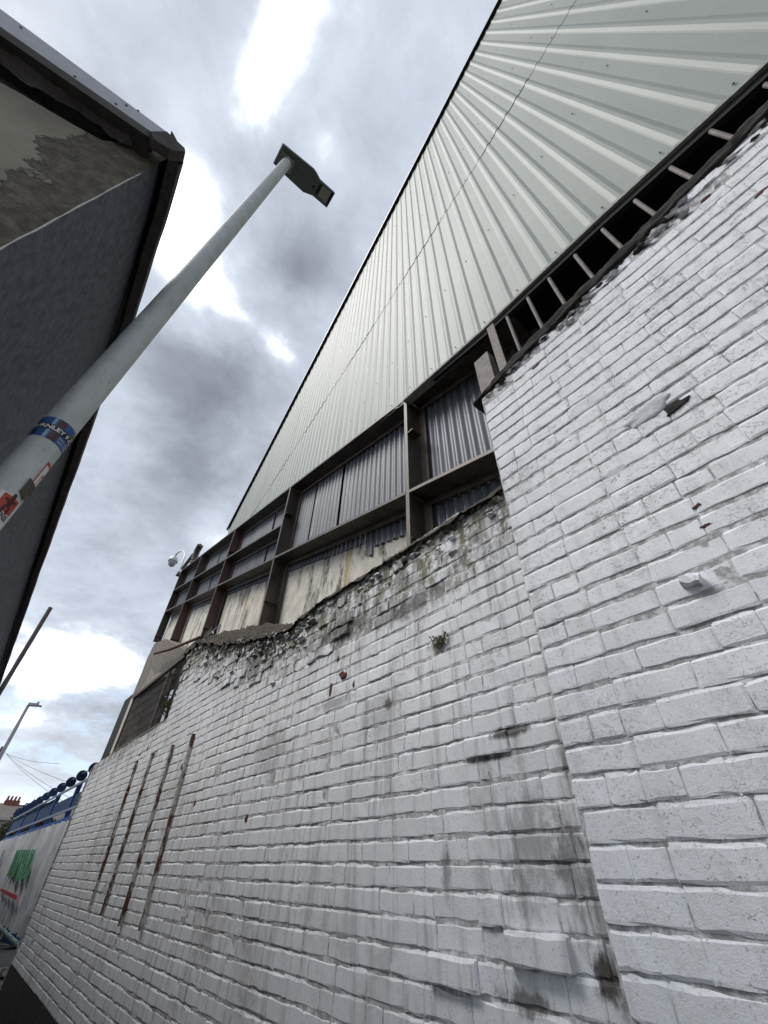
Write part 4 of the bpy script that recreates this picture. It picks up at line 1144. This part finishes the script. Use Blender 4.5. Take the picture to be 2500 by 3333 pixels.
# faded green printed letters
r = random.Random(4)
def stroke(par, pts, wdt, mat, name, off=.085):
    a, b = ontarp(cz(*pts[0]), off), ontarp(cz(*pts[1]), off); d = Vector((0, wdt, 0)); mb = MB()
    mb.hexa([a, a + d, b + d, b, a + Vector((.012, 0, 0)), a + d + Vector((.012, 0, 0)), b + d + Vector((.012, 0, 0)), b + Vector((.012, 0, 0))]); mb.build(name, mat, par)
for k in range(8):
    u = k / 7
    top = (150 + 140 * u, 793 - 4 * u); bot = (66 + 145 * u, 1000 + 45 * r.random() + 25 * u)
    stroke(tarp, (top, bot), .16 + .18 * (1 - u) + .06 * r.random(), m_green, 'printed_letter')
stroke(tarp, ((38, 795), (0, 885)), .2, m_green, 'printed_letter')
for a, b, c_, d_ in (((5, 1105), (140, 1165), (130, 1205), (0, 1130)),):
    mb = MB(); mb.prism([ontarp(cz(*p), .09) for p in (a, b, c_, d_)], (.012, 0, 0)); mb.build('red_stripe', m_red, tarp)
mb = MB(); mb.prism([ontarp(cz(*p), .09) for p in ((262, 1315), (278, 1308), (268, 1345), (254, 1358))], (.012, 0, 0)); mb.build('red_stripe', m_red, tarp)
for yy in (11.4, 14.5, 18, 22):
    mb = MB(); mb.box((TX + .06, yy, 0), (TX + .12, yy + .06, 2.1)); mb.build('barrier_post', m_steel, hoard)
mb = MB(); mb.tube([(TX + .05, 10.4, .5), (TX + .05, 27, .5)], .035, 8); mb.build('bottom_rail', m_pipe, hoard)
# blue steel fence
fen = thing('blue_fence', 'blue steel fence with round anti-climb discs rising above the white tarpaulin', 'fence', (1.68, 14, 0))
FXB = 1.70
for i, yy in enumerate((12.2, 14.7, 17.3, 20.4, 24.0)):
    mb = MB(); mb.box((FXB - .05, yy - .05, .9), (FXB + .03, yy + .05, 2.84)); mb.build('post', m_navy, fen)
for z, hgt, mat in ((2.80, .05, m_bluerail), (2.36, .05, m_bluerail), (2.19, .07, m_navy)):
    mb = MB(); mb.box((FXB - .075, 10.4, z - hgt / 2), (FXB - .052, 24.0, z + hgt / 2)); mb.build('rail', mat, fen)
ys_ = [10.4, 12.2, 14.7, 17.3, 20.4, 24.0]
for a, b in zip(ys_, ys_[1:]):
    mb = MB(); mb.box((FXB - .02, a + .06, 2.42), (FXB - .01, b - .06, 2.64 if a < 14 else 2.78)); mb.build('mesh_panel', m_navyd, fen)
dm = MB(); dm.lathe((0, -.02, 0), (0, 1, 0), [(0, .10), (.03, .10), (.031, .02)], 22); dme = dm.mesh('disc'); dme.materials.append(m_navyd)
yy = 11.0
while yy < 24: o = bpy.data.objects.new('disc', dme); C.objects.link(o); o.parent = fen; o.location = (FXB - .05 - 1.68, yy - 14, 2.97); yy += 1.18
mb = MB(); mb.tube([(FXB - .05, 10.4, 3.0), (FXB - .05, 24, 3.0)], .012, 6); mb.build('disc_rail', m_bluerail, fen)

# debris below the tarpaulin
def debris(p, size, rot, mat, label, name, cat):
    q = PZ(p, .05); mb = MB(); L, w_, h = size
    mb.hexa([(-L / 2, -w_ / 2, 0), (L / 2, -w_ * .2, 0), (L / 2, w_ * .2, 0), (-L / 2, w_ / 2, 0), (-L / 2, -w_ / 2, h), (L / 2, -w_ * .15, h), (L / 2, w_ * .15, h), (-L / 2, w_ / 2, h)])
    o = mb.build(name, mat); o.location = (q.x, q.y, .03); o.rotation_euler = rot; tag(o, label, cat)
debris((20, 3068), (1.1, .22, .10), (0, .05, 2.6), m_wood, 'pointed pale wood offcut lying under the tarpaulin edge', 'wood_offcut', 'wood')
debris((26, 3172), (.55, .30, .10), (0, .1, 1.2), m_conc, 'broken pale stone slab lying on dirt by the wall foot', 'stone_slab', 'stone')
debris((60, 3075), (.7, .5, .30), (.1, .2, .5), m_navyd, 'dark blue rubbish bag against the end of the brick wall', 'rubbish_bag', 'bag')

# brown pole and far lamp
q = ray(165, 1978); D1_ = 13.0; bx = Vector((q.x, q.y, 0)).normalized() * D1_; ztp = 1.5 + q.z / math.hypot(q.x, q.y) * D1_
mb = MB(); mb.tube([(bx.x, bx.y, 0), (bx.x, bx.y, ztp)], .05, 10); o = mb.build('post', m_brownpole); tag(o, 'plain brown-grey steel post standing beyond the dark building', 'post')
D2_ = 26.0; q = ray(*cF(370, 590)); dirv = Vector((q.x, q.y, 0)).normalized(); bx = dirv * D2_; ztp = 1.5 + q.z / math.hypot(q.x, q.y) * D2_
l2 = thing('street_lamp', 'distant pale street lamp with flat lantern at far left', 'street lamp', bx)
mb = MB(); mb.tube([(bx.x, bx.y, 0), (bx.x, bx.y, ztp - .9), (bx.x, bx.y, ztp)], [.085, .075, .06], 10); mb.build('pole', m_farlamp, l2)
a, b = PY(cF(365, 575), bx.y), PY(cF(505, 585), bx.y); c_ = PY(cF(555, 590), bx.y)
mb = MB(); mb.hexa([a + Vector((0, -.12, -.05)), b + Vector((0, -.12, -.05)), b + Vector((0, .12, -.05)), a + Vector((0, .12, -.05)), a + Vector((0, -.12, .06)), b + Vector((0, -.12, .05)), b + Vector((0, .12, .05)), a + Vector((0, .12, .06))])
lb = mb.build('lantern', m_farlamp, l2)
mb = MB(); mb.box(b + Vector((0, -.09, -.045)), c_ + Vector((0, .09, -.02))); mb.build('lantern_tip', m_lum, lb)
mb = MB(); mb.lathe(PY(cF(490, 570), bx.y), (0, 0, 1), [(0, .06), (.10, .05), (.12, .01)], 8); mb.build('sensor', m_farlamp, lb)
# wooden pole with telephone wires
D3_ = 42.0; q = ray(*cF(50, 1130)); dirv = Vector((q.x, q.y, 0)).normalized(); bx = dirv * D3_; ztp = 1.5 + q.z / math.hypot(q.x, q.y) * D3_
tp_ = thing('telephone_pole', 'distant wooden telephone pole behind the far lamp with wires fanning out', 'pole', bx)
mb = MB(); mb.tube([(bx.x, bx.y, 0), (bx.x, bx.y, ztp)], .14, 8); mb.build('pole', m_bark, tp_)
q0 = PY(cF(75, 1215), bx.y)
for e, D in (((905, 1570), 24), ((760, 1680), 24), ((660, 1700), 26), ((620, 1320), 30)):
    e3 = PY(cF(*e), D); mb = MB(); pts = []
    for i in range(9):
        u = i / 8; p = q0.lerp(e3 + (e3 - q0) * .2, u); p.z -= .5 * u * (1 - u); pts.append(p)
    mb.tube(pts, .008, 4); mb.build('wire', m_wire, tp_)
# terrace houses
def hpt(p, Y): return PY(cz(*p), Y)
Yh = 46.0
terr = thing('terraced_house', 'distant brick terraced house with slate roof and red chimney at far left', 'house', (3, Yh, 0))
mb = MB(); mb.box((-4, Yh, 0), (3.9, Yh + 9, 4.0)); mb.build('wall', m_house, terr)
mb = MB(); mb.prism([(-4.2, Yh - .5, 4.0), (-4.2, Yh + 9.5, 4.0), (-4.2, Yh + 4.5, 5.2)], (8.3, 0, 0)); rf = mb.build('roof', m_rooft, terr)
mb = MB(); mb.box((-4.2, Yh - .56, 3.9), (4.1, Yh - .51, 4.04)); mb.build('gutter', m_cctvg, rf)
ch_ = MB(); ch_.box((2.3, Yh + 3.9, 4.6), (3.3, Yh + 5.1, 5.4)); cho = ch_.build('chimney', m_brickfar, terr)
for i in range(4):
    mb = MB(); mb.lathe((2.42 + i * .25, Yh + 4.5, 5.4), (0, 0, 1), [(0, .09), (.3, .075), (.31, .05)], 8); mb.build('chimney_pot', m_brickfar, cho)
for i, xx in enumerate((-3.2, -1.2, .8, 2.2)):
    mb = MB(); mb.box((xx, Yh - .03, 2.3), (xx + .9, Yh + .02, 3.6)); wn = mb.build('window', m_cctv, terr)
    for k in range(3):
        mb = MB(); mb.box((xx + .06 + k * .28, Yh - .045, 2.4), (xx + .28 + k * .28, Yh - .032, 3.5)); mb.build('pane', m_glass, wn)
terr2 = thing('terraced_house', 'second distant terraced house behind the blue fence with lower slate roof', 'house', (8, Yh + 6, 0))
mb = MB(); mb.box((4.3, Yh + 2, 0), (14, Yh + 10, 4.2)); mb.build('wall', m_brickfar, terr2)
mb = MB(); mb.prism([(4.2, Yh + 1.6, 4.2), (4.2, Yh + 10.4, 4.2), (4.2, Yh + 6, 5.6)], (10, 0, 0)); mb.build('roof', m_rooft, terr2)
# trees beyond
def tree(x, y, h, rad, label, seed):
    rr = random.Random(seed); root = thing('tree', label, 'tree', (x, y, 0), 'trees beyond the fence'); mb = MB()
    mb.tube([(x, y, 0), (x + .1, y, h * .4), (x, y + .1, h * .75)], [.22, .16, .06], 8)
    for i in range(7):
        a = rr.uniform(0, 6.28); mb.tube([(x, y, h * (.4 + .04 * i)), (x + math.cos(a) * rad * .7, y + math.sin(a) * rad * .7, h * (.62 + .05 * i))], [.06, .015], 5)
    mb.build('trunk', m_bark, root); ml = MB()
    for i in range(46):
        a = rr.uniform(0, 6.28); e = rr.uniform(-.5, 1); d = rr.random() ** .5 * rad
        c_ = Vector((x + math.cos(a) * d * math.cos(e), y + math.sin(a) * d * math.cos(e), h * .72 + math.sin(e) * d * .8))
        for k in range(60):
            p = c_ + Vector((rr.gauss(0, .22), rr.gauss(0, .22), rr.gauss(0, .18))) * rad * .55
            u = Vector((rr.uniform(-1, 1), rr.uniform(-1, 1), rr.uniform(-1, 1))).normalized() * .10; v = u.cross(Vector((rr.random(), rr.random(), .3))).normalized() * .06
            ml.add([p - u, p + v, p + u, p - v], [(0, 1, 2, 3)])
    ml.build('crown', m_leaf, root, False)
tree(3.5, 38, 5.0, 1.0, 'bushy dark tree rising behind the blue fence discs', 1)
tree(2.75, 36, 4.0, .7, 'small reddish dark bush beside the red chimney', 2)
